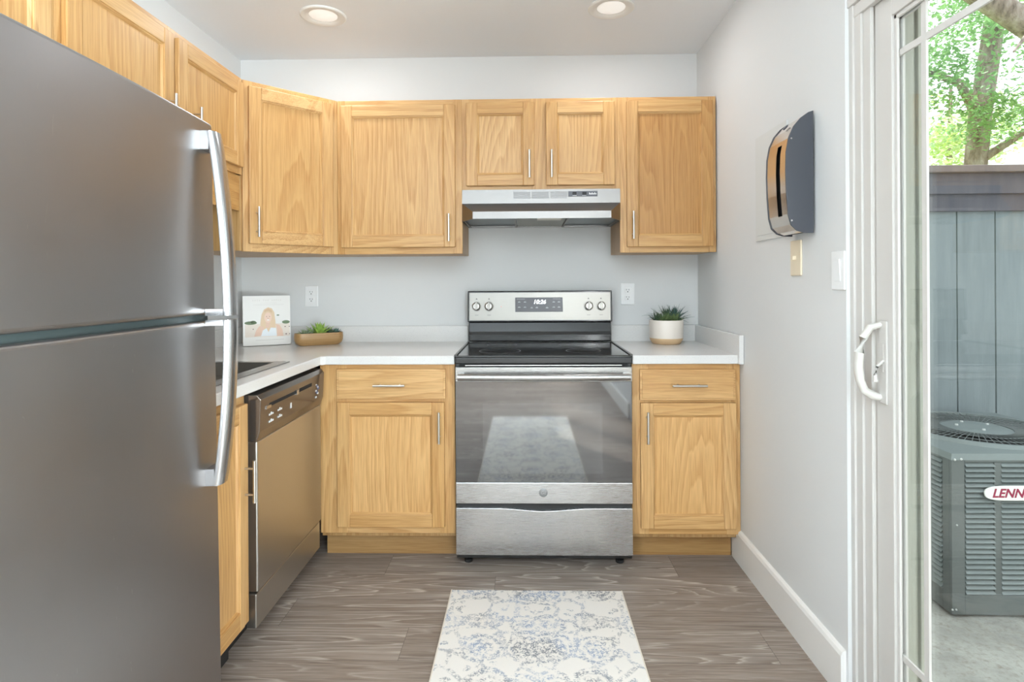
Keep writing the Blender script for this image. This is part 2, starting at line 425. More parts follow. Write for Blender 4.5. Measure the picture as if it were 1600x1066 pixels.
# sliding panel
def panel(name, ya, yb, x0, x1, label=None):
    p = MB(); st = .072; zt, zb = DZ - .065, .032; g0, g1 = zt - .062, zb + .105
    p.box(x0, x1, ya, ya - st, zb, zt).box(x0, x1, yb + st, yb, zb, zt)
    p.box(x0, x1, ya - st, yb + st, g0, zt).box(x0, x1, ya - st, yb + st, zb, g1)
    # glazing bead
    i = .012
    for xa, xb in ((x0 + .006, x0 + .013), (x1 - .013, x1 - .006)):
        p.box(xa, xb, ya - st, ya - st - i, g1, g0).box(xa, xb, yb + st + i, yb + st, g1, g0)
        p.box(xa, xb, ya - st, yb + st, g0 - i, g0).box(xa, xb, ya - st, yb + st, g1, g1 + i)
    po = p.build(name, VINYL, d1, bevel=.002)
    xm = (x0 + x1) / 2
    MB().box(xm + .004, xm + .009, ya - st + .004, yb + st - .004, g1 - .004, g0 + .004).build('glass_pane', GLASS, po)
    q = MB(); m_ = .100; hw = .0085
    for y in (ya - st - m_, yb + st + m_): q.box(xm - .003, xm + .003, y - hw, y + hw, g1, g0)
    for z in (g0 - m_, g1 + m_): q.box(xm - .0029, xm + .0029, ya - st, yb + st, z - hw, z + hw)
    q.build('muntin_grille', VINYL, po)
    return po
PY = DY0 - .086
sp = panel('sliding_panel', PY, DY1 + .95, .034, .068)
fp = panel('fixed_panel', DY1 + 1.0, DY1 + .052, .076, .106)
# handle: escutcheon, bow grip, thumb lever
hy = PY - .036
h = MB().box(.028, .034, hy - .016, hy + .016, .885, 1.105)
ho = h.build('handle', VINYL, sp, bevel=.002)
path = [(.030, hy + .012, 1.095), (.004, hy + .014, 1.088), (-.012, hy + .018, 1.06), (-.020, hy + .022, 1.02), (-.022, hy + .024, .98), (-.018, hy + .024, .945), (-.008, hy + .022, .918), (.010, hy + .018, .905), (.030, hy + .014, .900)]
MB().tube(path, [.010, .013, .014, .0145, .0145, .0145, .015, .016, .012], 14, flat=.75).build('grip', pmat('handle_white', (.72, .70, .66), .4), ho)
MB().tube([(.028, hy - .004, 1.0), (.010, hy - .006, .985), (.004, hy - .008, .962), (.004, hy - .009, .945)], [.004, .004, .005, .0065], 10).box(.0268, .0282, hy - .004, hy, .97, 1.045).build('latch_lever', VINYL, ho)

# ------------------------------------------------------------------ recessed ceiling lights
EM = pmat('lamp_lens', (.9, .9, .88), .5, emis=(1, .98, .94), es=.25)
def make_can(loc, label, group):
    r = thing('recessed_ceiling_light', label, 'ceiling light', loc, group=group)
    MB().lathe([(.102, 0), (.102, -.004), (.097, -.008), (.078, -.008), (.070, -.004), (.063, .0), (.062, -.0005)], loc, 48).build('trim_ring', pmat('ring_white', (.84, .83, .80), .45), r)
    MB().lathe([(.0005, -.0012), (.060, -.0012), (.064, .001)], loc, 40).build('lens', EM, r)
    return r
c1 = make_can((-1.835, -.507, HC), 'recessed round ceiling light at left, above the sink corner', 'recessed ceiling lights')
c2 = dup(c1, (-.534, -.537, HC), 'recessed round ceiling light above right end of the range')
for i, (x, y) in enumerate(((-1.835, -.507), (-.534, -.537))):
    lo = lamp('can_lamp', 'AREA', (x, y, HC - .012), 2.0, (.14, .14), (x, y, 0), (.97, .98, 1.0), 'DISK')

# ------------------------------------------------------------------ cabinets
def bar_handle(M, x, y, length, vertical, parent):
    """bar pull on the door face: local (x,y) centre, z outward"""
    q = MB(); q.M = M; L = length / 2; r = .005; st = .030; o_ = L * .62
    if vertical:
        q.cyl((x, y - L, st), (x, y + L, st), r, 14)
        for s in (-o_, o_): q.cyl((x, y + s, 0), (x, y + s, st), .0035, 10)
    else:
        q.cyl((x - L, y, st), (x + L, y, st), r, 14)
        for s in (-o_, o_): q.cyl((x + s, y, 0), (x + s, y, st), .0035, 10)
    return q.build('handle', NICKEL, parent)
def door(M, x0, x1, y0, y1, mats, parent, handle=None, name='door', sw=.054):
    """recessed-panel door; M local plane z=0 is the cabinet face"""
    q = MB(); q.M = M; t = .019; e = .0035
    # stiles run full height, rails between
    for a, b_ in ((x0, x0 + sw), (x1 - sw, x1)): q.box(a, b_, y0, y1, .0015, t, 0)
    for a, b_ in ((y0, y0 + sw), (y1 - sw, y1)): q.box(x0 + sw, x1 - sw, a, b_, .0015, t - .0003, 1)
    # routed bead down to the panel
    X0, X1, Y0, Y1 = x0 + sw, x1 - sw, y0 + sw, y1 - sw; w_ = .009; z1, z2 = t - .0025, t - .010
    ring = lambda o, z: [(X0 + o, Y0 + o, z), (X1 - o, Y0 + o, z), (X1 - o, Y1 - o, z), (X0 + o, Y1 - o, z)]
    rs = [ring(0, t - .0003), ring(.0005, t - .003), ring(.004, t - .0035), ring(w_, z2)]
    for A, B in zip(rs[:-1], rs[1:]):
        for i in range(4):
            j = (i + 1) % 4; q.add([A[i], A[j], B[j], B[i]], [(0, 1, 2, 3)], 1 if i % 2 == 0 else 0)
    q.add(rs[-1], [(0, 1, 2, 3)], 2)
    q.box(X0, X1, Y0, Y1, .002, z2 - .002, 2)
    o = q.build(name, mats, parent, bevel=.0025)
    if handle: bar_handle(M @ Matrix.Translation((0, 0, t)), *handle, o)
    return o
def drawer_front(M, x0, x1, y0, y1, mats, parent, handle):
    q = MB(); q.M = M; q.box(x0, x1, y0, y1, .0015, .016, 1)
    q.box(x0 + .009, x1 - .009, y0 + .009, y1 - .009, .016, .019, 1)
    o = q.build('drawer', mats, parent, bevel=.0025)
    bar_handle(M @ Matrix.Translation((0, 0, .019)), *handle, o)
    return o
def face_frame(q, x0, x1, y0, y1, xs, ys, depth=.019):
    """q.M set; stiles at xs ranges (full height), rails at ys ranges"""
    for a, b_ in xs: q.box(a, b_, y0, y1, -depth, 0, 0)
    for a, b_ in ys: q.box(x0 + .001, x1 - .001, a, b_, -depth, -.0008, 1)
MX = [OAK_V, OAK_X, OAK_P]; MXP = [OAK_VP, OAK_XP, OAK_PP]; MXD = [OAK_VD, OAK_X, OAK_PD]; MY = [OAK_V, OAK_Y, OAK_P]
YU = -.316; ZB, ZT = 1.357, 2.106
Mb = frameM((0, YU, 0), (1, 0, 0))           # back-run upper face: local x = X, y = Z

def upper(name, label, x0, x1, z0, z1, doors, stiles, mats=MX):
    r = thing(name, label, 'wall cabinet', ((x0 + x1) / 2, 0, z0))
    q = MB(); q.box(x0 + .0005, x1 - .0005, 0 - .002, YU + .019, z0 + .003, z1 - .002, 3)
    q.M = Mb
    face_frame(q, x0, x1, z0, z1, stiles, [(z0, z0 + .038), (z1 - .038, z1)])
    q.build('body', [OAK_V, OAK_X, OAK_P, OAK_S], r, bevel=.0015)
    for a, b_, c, d, hx, hz in doors:
        door(Mb, a, b_, c, d, mats, r, (hx, hz, .132, True))
    return r
upper('wall_cabinet', 'wide single-door oak wall cabinet between the corner cabinet and the range hood', -1.836, -1.226, ZB, ZT,
      [(-1.814, -1.259, 1.389, 2.078, -1.287, 1.481)], [(-1.836, -1.798), (-1.272, -1.226)])
upper('wall_cabinet', 'short two-door oak wall cabinet directly above the range hood', -1.226, -.464, 1.665, ZT,
      [(-1.205, -.876, 1.683, 2.084, -.900, 1.782), (-.819, -.490, 1.683, 2.084, -.794, 1.782)], [(-1.226, -1.188), (-.895, -.800), (-.502, -.464)])
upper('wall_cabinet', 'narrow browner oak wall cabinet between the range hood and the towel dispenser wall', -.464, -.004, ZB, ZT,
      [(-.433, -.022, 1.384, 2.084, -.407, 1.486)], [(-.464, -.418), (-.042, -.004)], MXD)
# diagonal corner cabinet
A = Vector((-2.150, -.630, 0)); B = Vector((-1.836, YU, 0)); dv = (B - A); LD = dv.length
Md = frameM(A, dv)
r = thing('corner_wall_cabinet', 'oak corner wall cabinet with a single door set diagonally', 'wall cabinet', (-2.2, -.2, ZB))
q = MB(); k = .014
q.prism([(XL + .002, -.002, ZB + .003), (-1.8365, -.002, ZB + .003), (-1.8365, YU + k, ZB + .003), (A.x - .002, A.y + .016, ZB + .003), (A.x - .014, -.630, ZB + .003), (XL + .002, -.630, ZB + .003)], (0, 0, ZT - ZB - .005), 3)
q.M = Md
face_frame(q, 0, LD, ZB, ZT, [(0, .040), (LD - .044, LD)], [(ZB, ZB + .038), (ZT - .038, ZT)])
q.build('body', [OAK_V, OAK_X, OAK_P, OAK_S], r, bevel=.0015)
door(Md, .022, LD - .030, 1.392, 2.082, [OAK_V, OAK_X, OAK_P], r, (.052, 1.486, .132, True))
# left run uppers (face looks +X)
XU = -2.150
Ml = frameM((XU, 0, 0), (0, 1, 0))           # local x = Y, y = Z, outward +X
def upper_left(label, y0, y1, z0, doors, stiles):
    r = thing('wall_cabinet', label, 'wall cabinet', (XL, (y0 + y1) / 2, z0))
    q = MB(); q.box(XL + .002, XU - .019, y0 + .0005, y1 - .0005, z0 + .003, ZT - .002, 3)
    q.M = Ml; face_frame(q, y0, y1, z0, ZT, stiles, [(z0, z0 + .038), (ZT - .038, ZT)])
    q.build('body', [OAK_V, OAK_Y, OAK_P, OAK_S], r, bevel=.0015)
    for a, b_, hx in doors: door(Ml, a, b_, z0 + .03, 2.080, MY, r, (hx, 1.795, .132, True))
    return r
upper_left('short two-door oak wall cabinet between the fridge top and corner cabinet', -1.640, -.634, 1.687, [(-1.122, -.655, -1.035), (-1.622, -1.150, -1.190)], [(-1.640, -1.600), (-1.160, -1.115), (-.672, -.634)])
upper_left('oak wall cabinet directly above the refrigerator and mostly hidden by it', -2.44, -1.642, 1.687, [(-2.04, -1.672, -2.0), (-2.42, -2.06, -2.1)], [(-2.44, -2.40), (-2.07, -2.03), (-1.695, -1.642)])
v = MB().box(XU - .030, XU - .012, -1.555, -.633, 1.533, 1.6865)
tag(v.build('valance_board', OAK_Y, None, bevel=.001, origin=(XU - .02, -1.13, 1.533)), 'oak valance board hung below the short left wall cabinet', 'valance board')

# base cabinets
ZC = .863
Mf = frameM((0, -.61, 0), (1, 0, 0))
def base(label, x0, x1, kx1, dr, dh, doorr, hx, stiles, mats=MXP):
    r = thing('base_cabinet', label, 'base cabinet', ((x0 + x1) / 2, -.3, 0))
    q = MB(); q.box(x0 + .0005, x1 - .0005, -.002, -.591, .105, ZC - .001, 3); q.M = Mf
    face_frame(q, x0, x1, .125, ZC - .001, stiles, [(.125, .163), (ZC - .030, ZC - .001), (.690, .725)])
    q.build('body', [OAK_VP, OAK_XP, OAK_PP, OAK_S], r, bevel=.0015)
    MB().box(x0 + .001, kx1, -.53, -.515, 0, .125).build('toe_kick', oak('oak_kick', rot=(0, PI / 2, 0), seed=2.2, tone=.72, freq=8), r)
    drawer_front(Mf, *dr, mats, r, dh)
    door(Mf, *doorr, mats, r, (hx, .594, .134, True))
    return r
base('oak base cabinet with drawer and door between dishwasher corner and range', -1.822, -1.2305, -1.2305, (-1.745, -1.270, .714, .843), (-1.510, .775, .136, False),
     (-1.743, -1.276, .157, .698), -1.295, [(-1.822, -1.705), (-1.300, -1.2305)])
base('narrow oak base cabinet under the short worktop that holds the white pot', -.4655, -.002, -.017, (-.433, -.026, .707, .839), (-.228, .773, .146, False),
     (-.431, -.024, .155, .695), -.405, [(-.4655, -.395), (-.062, -.002)])
# sink base
MlB = frameM((-1.835, 0, 0), (0, 1, 0))
r = thing('sink_base_cabinet', 'oak sink base cabinet seen as a sliver between fridge and dishwasher', 'base cabinet', (-2.2, -1.41, 0))
q = MB(); q.box(XL + .002, -1.854, -1.553, -1.290, .105, ZC - .10, 3); q.M = MlB
face_frame(q, -1.553, -1.272, .105, ZC - .001, [(-1.553, -1.50), (-1.30, -1.272)], [(.105, .14), (.825, ZC - .001)])
q.build('body', [OAK_V, OAK_Y, OAK_P, OAK_S], r)
door(MlB, -1.545, -1.283, .13, .83, MY, r, (-1.305, .585, .134, True))
MB().box(-1.905, -1.890, -1.555, -1.272, 0, .105).build('toe_kick', BLKPL, r)

# ------------------------------------------------------------------ worktops
def grid_top(xs, ys, keep, z0, z1):
    m = MB(); idx = {}
    vs = [(x, y, z1) for y in ys for x in xs]; nx = len(xs); fs = []
    for j in range(len(ys) - 1):
        for i in range(nx - 1):
            cx, cy = (xs[i] + xs[i + 1]) / 2, (ys[j] + ys[j + 1]) / 2
            if keep(cx, cy): fs.append((j * nx + i, j * nx + i + 1, (j + 1) * nx + i + 1, (j + 1) * nx + i))
    bm = bmesh.new(); bv = [bm.verts.new(v) for v in vs]
    for f in fs: bm.faces.new([bv[i] for i in f])
    bmesh.ops.delete(bm, geom=[v for v in bm.verts if not v.link_faces], context='VERTS')
    ex = bmesh.ops.extrude_face_region(bm, geom=bm.faces[:])
    for v in ex['geom']:
        if isinstance(v, bmesh.types.BMVert): v.co.z = z0
    bm.verts.index_update()
    m.add([tuple(v.co) for v in bm.verts], [[v.index for v in f.verts] for f in bm.faces]); bm.free()
    return m
ZW = .9005; ZS = .986
SX0, SX1, SY0, SY1 = -2.31, -1.915, -1.50, -.856
w = grid_top([XL + .001, SX0, SX1, -1.805, -1.2295], [-1.558, SY0, SY1, -.637, -.001], lambda x, y: (x < -1.805 or y > -.637) and not (SX0 < x < SX1 and SY0 < y < SY1), ZC, ZW)
w.prism([(-1.8055, -.6365, ZC), (-1.8055, -.657, ZC), (-1.785, -.6365, ZC)], (0, 0, ZW - ZC - .0003))
ct = tag(w.build('worktop', COUNTER, None, bevel=.004, seg=3, origin=(-1.9, -.3, ZC)), 'L-shaped white laminate worktop with the sink, cookbook and trough on it', 'worktop')
MB().box(XL + .021, -1.2295, -.021, -.001, ZW - .001, ZS).box(XL + .001, XL + .021, -1.558, -.001, ZW - .001, ZS).build('backsplash', COUNTER, ct, bevel=.003)
ct2 = tag(MB().box(-.4665, -.001, -.637, -.001, ZC, ZW).build('worktop', COUNTER, None, bevel=.004, seg=3, origin=(-.23, -.3, ZC)), 'short white laminate worktop under the cream pot, between range and wall', 'worktop')
MB().box(-.4665, -.021, -.021, -.001, ZW - .001, ZS).box(-.021, -.001, -.657, -.001, ZC, ZS).build('backsplash', COUNTER, ct2, bevel=.003)

# sink (drop-in, steel)
sk = thing('kitchen_sink', 'stainless drop-in sink set in the left worktop behind the fridge handle', 'sink', (-2.09, -1.17, ZW))
rx0, rx1, ry0, ry1 = -2.345, -1.868, -1.535, -.822
q = MB(); bx0, bx1, by0, by1 = SX0 + .012, SX1 - .004, SY0 + .006, SY1 - .004
for a in ((rx0, bx0, ry0, ry1), (bx1, rx1, ry0, ry1), (bx0, bx1, ry0, by0), (bx0, bx1, by1, ry1)): q.box(*a, ZW, ZW + .004)
q.build('rim', STEEL_L, sk, bevel=.0015)
q = MB(); d = .050; i = .012; zt = ZW + .003
T4 = [(bx0, by0), (bx1, by0), (bx1, by1), (bx0, by1)]; B4 = [(bx0 + i, by0 + i), (bx1 - i, by0 + i), (bx1 - i, by1 - i), (bx0 + i, by1 - i)]
q.add([(x, y, zt) for x, y in T4] + [(x, y, zt - d) for x, y in B4], [(0, 1, 5, 4), (1, 2, 6, 5), (2, 3, 7, 6), (3, 0, 4, 7), (4, 5, 6, 7)])
q.build('basin', pmat('sink_steel', (.42, .41, .38), .35, 1), sk, recalc=False)

# ------------------------------------------------------------------ dishwasher
DWS = steel('dishwasher_steel', (.54, .53, .50), .33, 'z'); DWP = pmat('dishwasher_panel', (.17, .145, .125), .16, .75)
dw = thing('dishwasher', 'stainless dishwasher with dark control panel under the worktop beside the sink', 'dishwasher', (-2.1, -.96, 0))
Y0, Y1 = -1.252, -.662
MB().box(-2.42, -1.842, Y0 + .004, Y1 - .004, .10, ZC - .075).build('body', pmat('tub_grey', (.35, .35, .35), .5), dw)
MB().box(-2.30, -1.91, Y0 + .004, Y1 - .004, 0, .10).build('toe_base', BLKPL, dw)
MB().box(-1.842, -1.802, Y0, Y1, .205, .697).build('door', DWS, dw, bevel=.004)
q = MB(); q.prism([(-1.842, Y0 - .004, .697), (-1.803, Y0 - .004, .697), (-1.792, Y0 - .004, .730), (-1.787, Y0 - .004, .835), (-1.800, Y0 - .004, .850), (-1.842, Y0 - .004, .852)], (0, Y1 - Y0 + .008, 0))
cp = q.build('control_panel', DWP, dw, bevel=.002)
Mdw = frameM((-1.7895, 0, 0), (0, 1, 0))
for a in ((-1.19, -.96, .800, .812), (-.93, -.80, .800, .814)):
    q = MB(); q.M = Mdw; q.box(*a, -.006, .0015); q.build('vent_slot', DARKGAP, cp)
for a in ((-.965, -.945, .796, .812, 0, .006), (-1.215, -1.18, .796, .806, 0, .004)):
    q = MB(); q.M = Mdw; q.box(*a); q.build('latch_button', CHROME, cp)
q = MB(); q.M = Mdw
for i in range(2):
    for j in range(2):
        for k in range(3): q.box(-1.19 + i * .07 + k * .013, -1.182 + i * .07 + k * .013, .745 + j * .024, .751 + j * .024 + .004 * (k % 2), -.001, .0008)
q.box(-1.01, -1.0, .755, .775, -.001, .0008)
for k in range(5): q.box(-.755 + (k % 2) * .02, -.742 + (k % 2) * .02, .742 + k * .013, .749 + k * .013, -.001, .0008)
q.build('button_markings', pmat('marking_white', (.75, .75, .75), .4), cp)
q = MB(); q.M = Mdw
for k in range(4): q.box(-.748 + .014 * (k % 2), -.728 + .014 * (k % 2), .760 + k * .013, .770 + k * .013, -.001, .0006)
q.build('indicator_label', pmat('marking_blue', (.05, .08, .2), .3), cp)
MB().box(-1.842, -1.808, Y0 + .002, Y1, .085, .197).build('lower_panel', DWS, dw, bevel=.003)
MB().box(-1.872, -1.845, Y0 - .014, Y0 - .002, .20, ZC - .002).build('side_flange', pmat('flange_white', (.72, .72, .70), .4), dw, bevel=.002)

# ------------------------------------------------------------------ refrigerator (rotated a touch)
FX, FY0, FZ = -1.75, -1.572, 1.648
fr = thing('refrigerator', 'large scratched stainless top-freezer refrigerator with two bowed handles', 'refrigerator', (FX, FY0, 0), (0, -.012, math.radians(1.26)))
FRS = steel('fridge_steel', (.545, .515, .49), .33, 'z', .04)
def scratched():
    m, n, l, b = new_mat('scratched_fridge_steel'); g = G(m); o = g.obj()
    nz = g.noise(g.mapping(o, scale=(1, 1, .02)), 900, 2, .6)
    sc = g.noise(g.mapping(o, rot=(.35, 0, 0), scale=(1, 7, .9)), 16, 2, .5, dist=1.5)
    spot = g.math('MULTIPLY', g.ramp(sc, [(.735, (0, 0, 0)), (.76, (1, 1, 1))]), g.ramp(g.noise(o, 3.2, 1, .5), [(.5, (0, 0, 0)), (.58, (1, 1, 1))]))
    smudge = g.noise(o, 4, 3, .6)
    l.new(g.mix(g.math('MULTIPLY', spot, .5), (.37, .362, .362), (.56, .55, .54)), b.inputs['Base Color'])
    l.new(g.math('ADD', g.math('MULTIPLY_ADD', nz, .08, .27), g.math('MULTIPLY', smudge, .12)), b.inputs['Roughness'])
    b.inputs['Metallic'].default_value = 1; g.bump(nz, .03, .0004, b)
    return m
FRD = scratched()
# local: x outward (0 = door face), y along the front going towards the viewer is negative, z up
def Lb(m, *a): return m.box(*a)
GAPT, GAPB = 1.134, 1.117
Lb(MB(), -.68, -.062, -.745, -.006, .03, FZ - .012).build('body', pmat('fridge_side', (.10, .10, .10), .5), fr, world=False, bevel=.004)
def curved_door(z0, z1, name):
    m = MB(); n = 16; W_ = .752; prof = []
    for i in range(n + 1):
        t = i / n; y = -W_ * t; prof.append((.0 + .010 * (1 - (2 * t - 1) ** 2), y))
    poly = [(-.056, 0, z0)] + [(x, y, z0) for x, y in prof] + [(-.056, -W_, z0)]
    m.prism(poly, (0, 0, z1 - z0), smooth=False)
    return m.build(name, FRD, fr, world=False, bevel=.009, seg=4)
fd = curved_door(GAPT, FZ, 'freezer_door'); rd = curved_door(.09, GAPB, 'fridge_door')
Lb(MB(), -.05, -.016, -.74, -.012, GAPB - .004, GAPT + .004).build('door_gasket', pmat('gasket', (.055, .075, .075), .5), fr, world=False)
Lb(MB(), -.05, -.02, -.74, -.01, .01, .088).build('base_grille', BLKPL, fr, world=False)
def fhandle(par, z_m, z_j, sgn):
    """bow handle from mount z_m to the join z_j at the gap"""
    m = MB(); n = 22; yc = -.048; pts = []
    for i in range(n + 1):
        t = i / n; z = z_m + (z_j - z_m) * t
        pts.append((.020 + .036 * math.sin(t * PI / 2) ** .8 + .004, z))
    hw, th = .027, .017; vs = []; fs = []
    for x, z in pts:
        for q_ in range(16):
            an = 2 * PI * q_ / 16; cc, ss = math.cos(an), math.sin(an)
            vs.append((x + th * (abs(ss) ** .8) * (1 if ss > 0 else -.5), yc + hw * (abs(cc) ** .7) * (1 if cc > 0 else -1), z))
    k = 16
    for i in range(n):
        for j in range(k): fs.append((i * k + j, i * k + (j + 1) % k, (i + 1) * k + (j + 1) % k, (i + 1) * k + j))
    m.add(vs, fs, smooth=True); m.add(vs[:k], [tuple(range(k))]); m.add(vs[-k:], [tuple(range(k))])
    # mounts
    zm2 = z_m + (z_j - z_m) * .10
    m.box(.0, .026, yc - .026, yc + .026, min(z_m, zm2), max(z_m, zm2))
    zj2 = z_j + (z_m - z_j) * .035
    m.box(.004, .060, yc - .015, yc + .015, min(z_j, zj2), max(z_j, zj2))
    m.build('handle', CHROME, par, world=False)
fhandle(fd, 1.612, GAPT - .003, 1); fhandle(rd, .690, GAPB + .003, -1)

# ------------------------------------------------------------------ range
rg = thing('electric_range', 'freestanding stainless electric range with black oven glass, centre of back wall', 'range', (-.848, -.35, 0))
RX0, RX1 = -1.2262, -.4698
MB().box(RX0, RX1, -.03, -.625, .035, .893).build('body', BLACK, rg, bevel=.002)
q = MB().box(RX0 - .001, RX1 + .001, -.10, -.652, .894, .9035); q.build('cooktop', COOK, rg, bevel=.003)
dtm = pmat('dark_trim', (.10, .10, .10), .25, .6)
for a in ((RX0 - .002, RX0 + .010), (RX1 - .010, RX1 + .002)): MB().box(*a, -.085, -.654, .9, .908).build('side_trim', dtm, rg, bevel=.002)
for i, (x, y, rr) in enumerate(((-1.04, -.48, .095), (-.66, -.48, .08), (-1.04, -.22, .075), (-.66, -.22, .095))):
    MB().lathe([(rr, .0), (rr, .0003), (rr - .003, .0003), (rr - .003, 0)], (x, y, .9036), 48).build('burner_ring', pmat('burner_grey', (.08, .08, .08), .3) if i == 0 else bpy.data.materials['burner_grey'], rg)
MB().box(RX0 + .002, RX1 - .002, -.626, -.655, .868, .895).build('front_strip', BLACK, rg, bevel=.004)
MB().box(RX0 + .02, RX1 - .02, -.60, -.652, .856, .868).build('vent_slot', DARKGAP, rg)
q = MB().box(RX0 + .045, RX1 - .045, -.652, -.656, .860, .8635); q.build('vent_trim', STEEL, rg)
# backguard
bgd = MB().box(RX0 + .004, RX1 - .004, -.025, -.070, .905, 1.168); bgo = bgd.build('backguard', BLACK, rg, bevel=.006)
q = MB().prism([(RX0 + .008, -.070, .935), (RX0 + .008, -.110, .940), (RX0 + .008, -.100, .96), (RX0 + .008, -.086, 1.008), (RX0 + .008, -.070, 1.010)], (RX1 - RX0 - .016, 0, 0))
q.build('lower_fascia', BLACK, bgo, bevel=.003)
q = MB().prism([(RX0 + .001, -.065, 1.010), (RX0 + .001, -.098, 1.010), (RX0 + .001, -.088, 1.172), (RX0 + .001, -.065, 1.172)], (RX1 - RX0 - .002, 0, 0))
q.build('panel_surround', BLACK, bgo, bevel=.004)
Mk = frameM((0, -.0982, 1.0), (1, 0, 0), (0, .0617, 1))
RS2 = steel('panel_steel', (.255, .243, .225), .32)
q = MB(); q.M = Mk; q.box(RX0 + .010, RX1 - .010, .018, .164, -.003, .002); q.build('steel_panel', RS2, bgo, bevel=.001)
q = MB(); q.M = Mk; q.box(-.976, -.728, .062, .137, -.001, .0035)
dpo = q.build('display_window', pmat('display_grey', (.14, .14, .155), .2), bgo, bevel=.0015)
text_part('clock_digits', '10:26', .030, Mk @ Matrix.Translation((-.850, .113, .0037)), pmat('led_white', (.9, .9, .9), .5, emis=(.9, .95, 1), es=1.1), dpo, shear=.25, bold=.0006)
q = MB(); q.M = Mk
for x, y in ((-.955, .113), (-.925, .113), (-.955, .086), (-.925, .086), (-.89, .083), (-.863, .084), (-.81, .083), (-.775, .113), (-.748, .113), (-.775, .086), (-.748, .086)):
    q.box(x - .0065, x + .0065, y - .002, y + .0015, .0034, .0038); q.box(x - .004, x + .004, y + .003, y + .0045, .0034, .0038)
q.box(-.968, -.925, .129, .1305, .0034, .0038).box(-.78, -.74, .129, .1305, .0034, .0038)
q.build('keypad_markings', pmat('marking_pale', (.50, .50, .52), .4), dpo)
for x in (-1.178, -1.113, -.594, -.529):
    q = MB(); q.M = Mk; y = .092
    q.lathe([(.024, 0), (.024, .006), (.019, .008), (.018, .022), (.016, .025), (.0005, .025)], (x, y, .002), 28, axis=(0, 0, 1))
    ko = q.build('knob', pmat('knob_steel', (.36, .345, .32), .34, 1) if x == -1.178 else bpy.data.materials['knob_steel'], bgo)
    q = MB(); q.M = Mk; q.box(x - .0045, x + .0045, y - .020, y + .022, .024, .034); q.build('knob_grip', bpy.data.materials['knob_steel'], ko, bevel=.002)
    q = MB(); q.M = Mk; q.box(x - .004, x + .004, .128, .131, .002, .0024); q.box(x - .002, x + .002, .132, .1345, .002, .0024); q.box(x - .009, x + .009, .045, .0465, .002, .0024); q.build('knob_marking', BLKPL, ko)
q = MB(); q.M = Mk; q.lathe([(.002, 0), (.002, .001), (.0003, .001)], (-1.049, .090, .002), 10, axis=(0, 0, 1)); q.build('indicator_light', pmat('red_dot', (.5, .08, .05), .4), bgo)
# oven door
od = MB().box(RX0 + .003, RX1 - .003, -.627, -.650, .274, .855).build('oven_door', BLACK, rg)
MB().box(RX0 + .003, RX1 - .003, -.650, -.662, .793, .8545).build('upper_band', STEEL_L, od, bevel=.002)
MB().box(RX0 + .004, RX1 - .004, -.650, -.660, .364, .7925).build('oven_glass', GLASSBLK, od)
q = MB().box(-1.107, -.599, -.6601, -.6604, .402, .701); q.build('oven_window', pmat('window_glass_dark', (.050, .052, .055), .04, ior=2.5), od)
MB().box(RX0 + .003, RX1 - .003, -.650, -.662, .2745, .3635).build('lower_band', STEEL, od, bevel=.002)
q = MB(); y0 = -.662
pts = []
for i in range(25):
    t = i / 24; x = RX0 + .018 + (RX1 - RX0 - .036) * t; yy = y0 - .040 - .006 * math.sin(PI * t)
    pts.append((x, yy, .818))
q.tube(pts, .0125, 16, flat=1.15)
for xm in (RX0 + .030, RX1 - .030): q.box(xm - .012, xm + .012, y0, y0 - .036, .806, .830)
q.build('handle', STEEL_L, od)
q = MB(); q.lathe([(.0185, 0), (.0185, .0012), (.0172, .0018), (.0002, .0018)], (-.851, -.662, .322), 36, axis=(0, -1, 0))
bo = q.build('badge', pmat('badge_grey', (.30, .30, .30), .4, .5), od)
text_part('badge_lettering', 'GE', .020, frameM((-.851, -.6643, .322), (1, 0, 0)), pmat('badge_pale', (.45, .45, .45), .4, .5), bo, shear=.3)
# drawer with dipped upper edge
n = 30; top = []
for i in range(n + 1):
    t = i / n; x = RX0 + .003 + (RX1 - RX0 - .006) * t; u = max(0, 1 - abs(t - .5) / .27)
    top.append((x, -.627, .254 - .012 * (3 * u * u - 2 * u ** 3)))
q = MB().prism([(RX0 + .003, -.627, .054), (RX1 - .003, -.627, .054)] + top[::-1], (0, -.033, 0))
q.build('storage_drawer', STEEL, rg, bevel=.0015)
MB().box(RX0 + .006, RX1 - .006, -.58, -.645, .20, .273).build('drawer_recess', BLKPL, rg)
MB().box(RX0 + .004, RX1 - .004, -.05, -.640, .034, .060).build('bottom_skirt', BLACK, rg)
for x in (RX0 + .05, RX1 - .05):
    for y in (-.60, -.09): MB().lathe([(.016, 0), (.018, .004), (.018, .014), (.008, .016), (.008, .036)], (x, y, 0), 16).build('foot', BLKPL, rg)

# ------------------------------------------------------------------ range hood
hd = thing('range_hood', 'stainless under-cabinet range hood above the range', 'range hood', (-.845, -.2, 1.51))
hx, HL = -.845, .380
x0, x1 = hx - HL, hx + HL; lx0, lx1 = hx - .318, hx + .318; zt, zf, zl, zb = 1.664, 1.598, 1.543, 1.511; yf, yl = -.318, -.446
V = [(x0, yf, zt), (x1, yf, zt), (x0, yf, zf), (x1, yf, zf), (lx0, yl, zl), (lx1, yl, zl), (lx0, yl, zb), (lx1, yl, zb), (x0, yf, zb), (x1, yf, zb), (x0, -.003, zb), (x1, -.003, zb), (x0, -.003, zt), (x1, -.003, zt)]
Fs = [(0, 1, 3, 2), (2, 3, 5, 4), (4, 5, 7, 6), (2, 4, 6, 8), (3, 9, 7, 5), (0, 2, 8, 10, 12), (1, 13, 11, 9, 3), (0, 12, 13, 1), (12, 10, 11, 13)]
q = MB().add(V, Fs); HS = steel('hood_steel', (.255, .243, .235), .36)
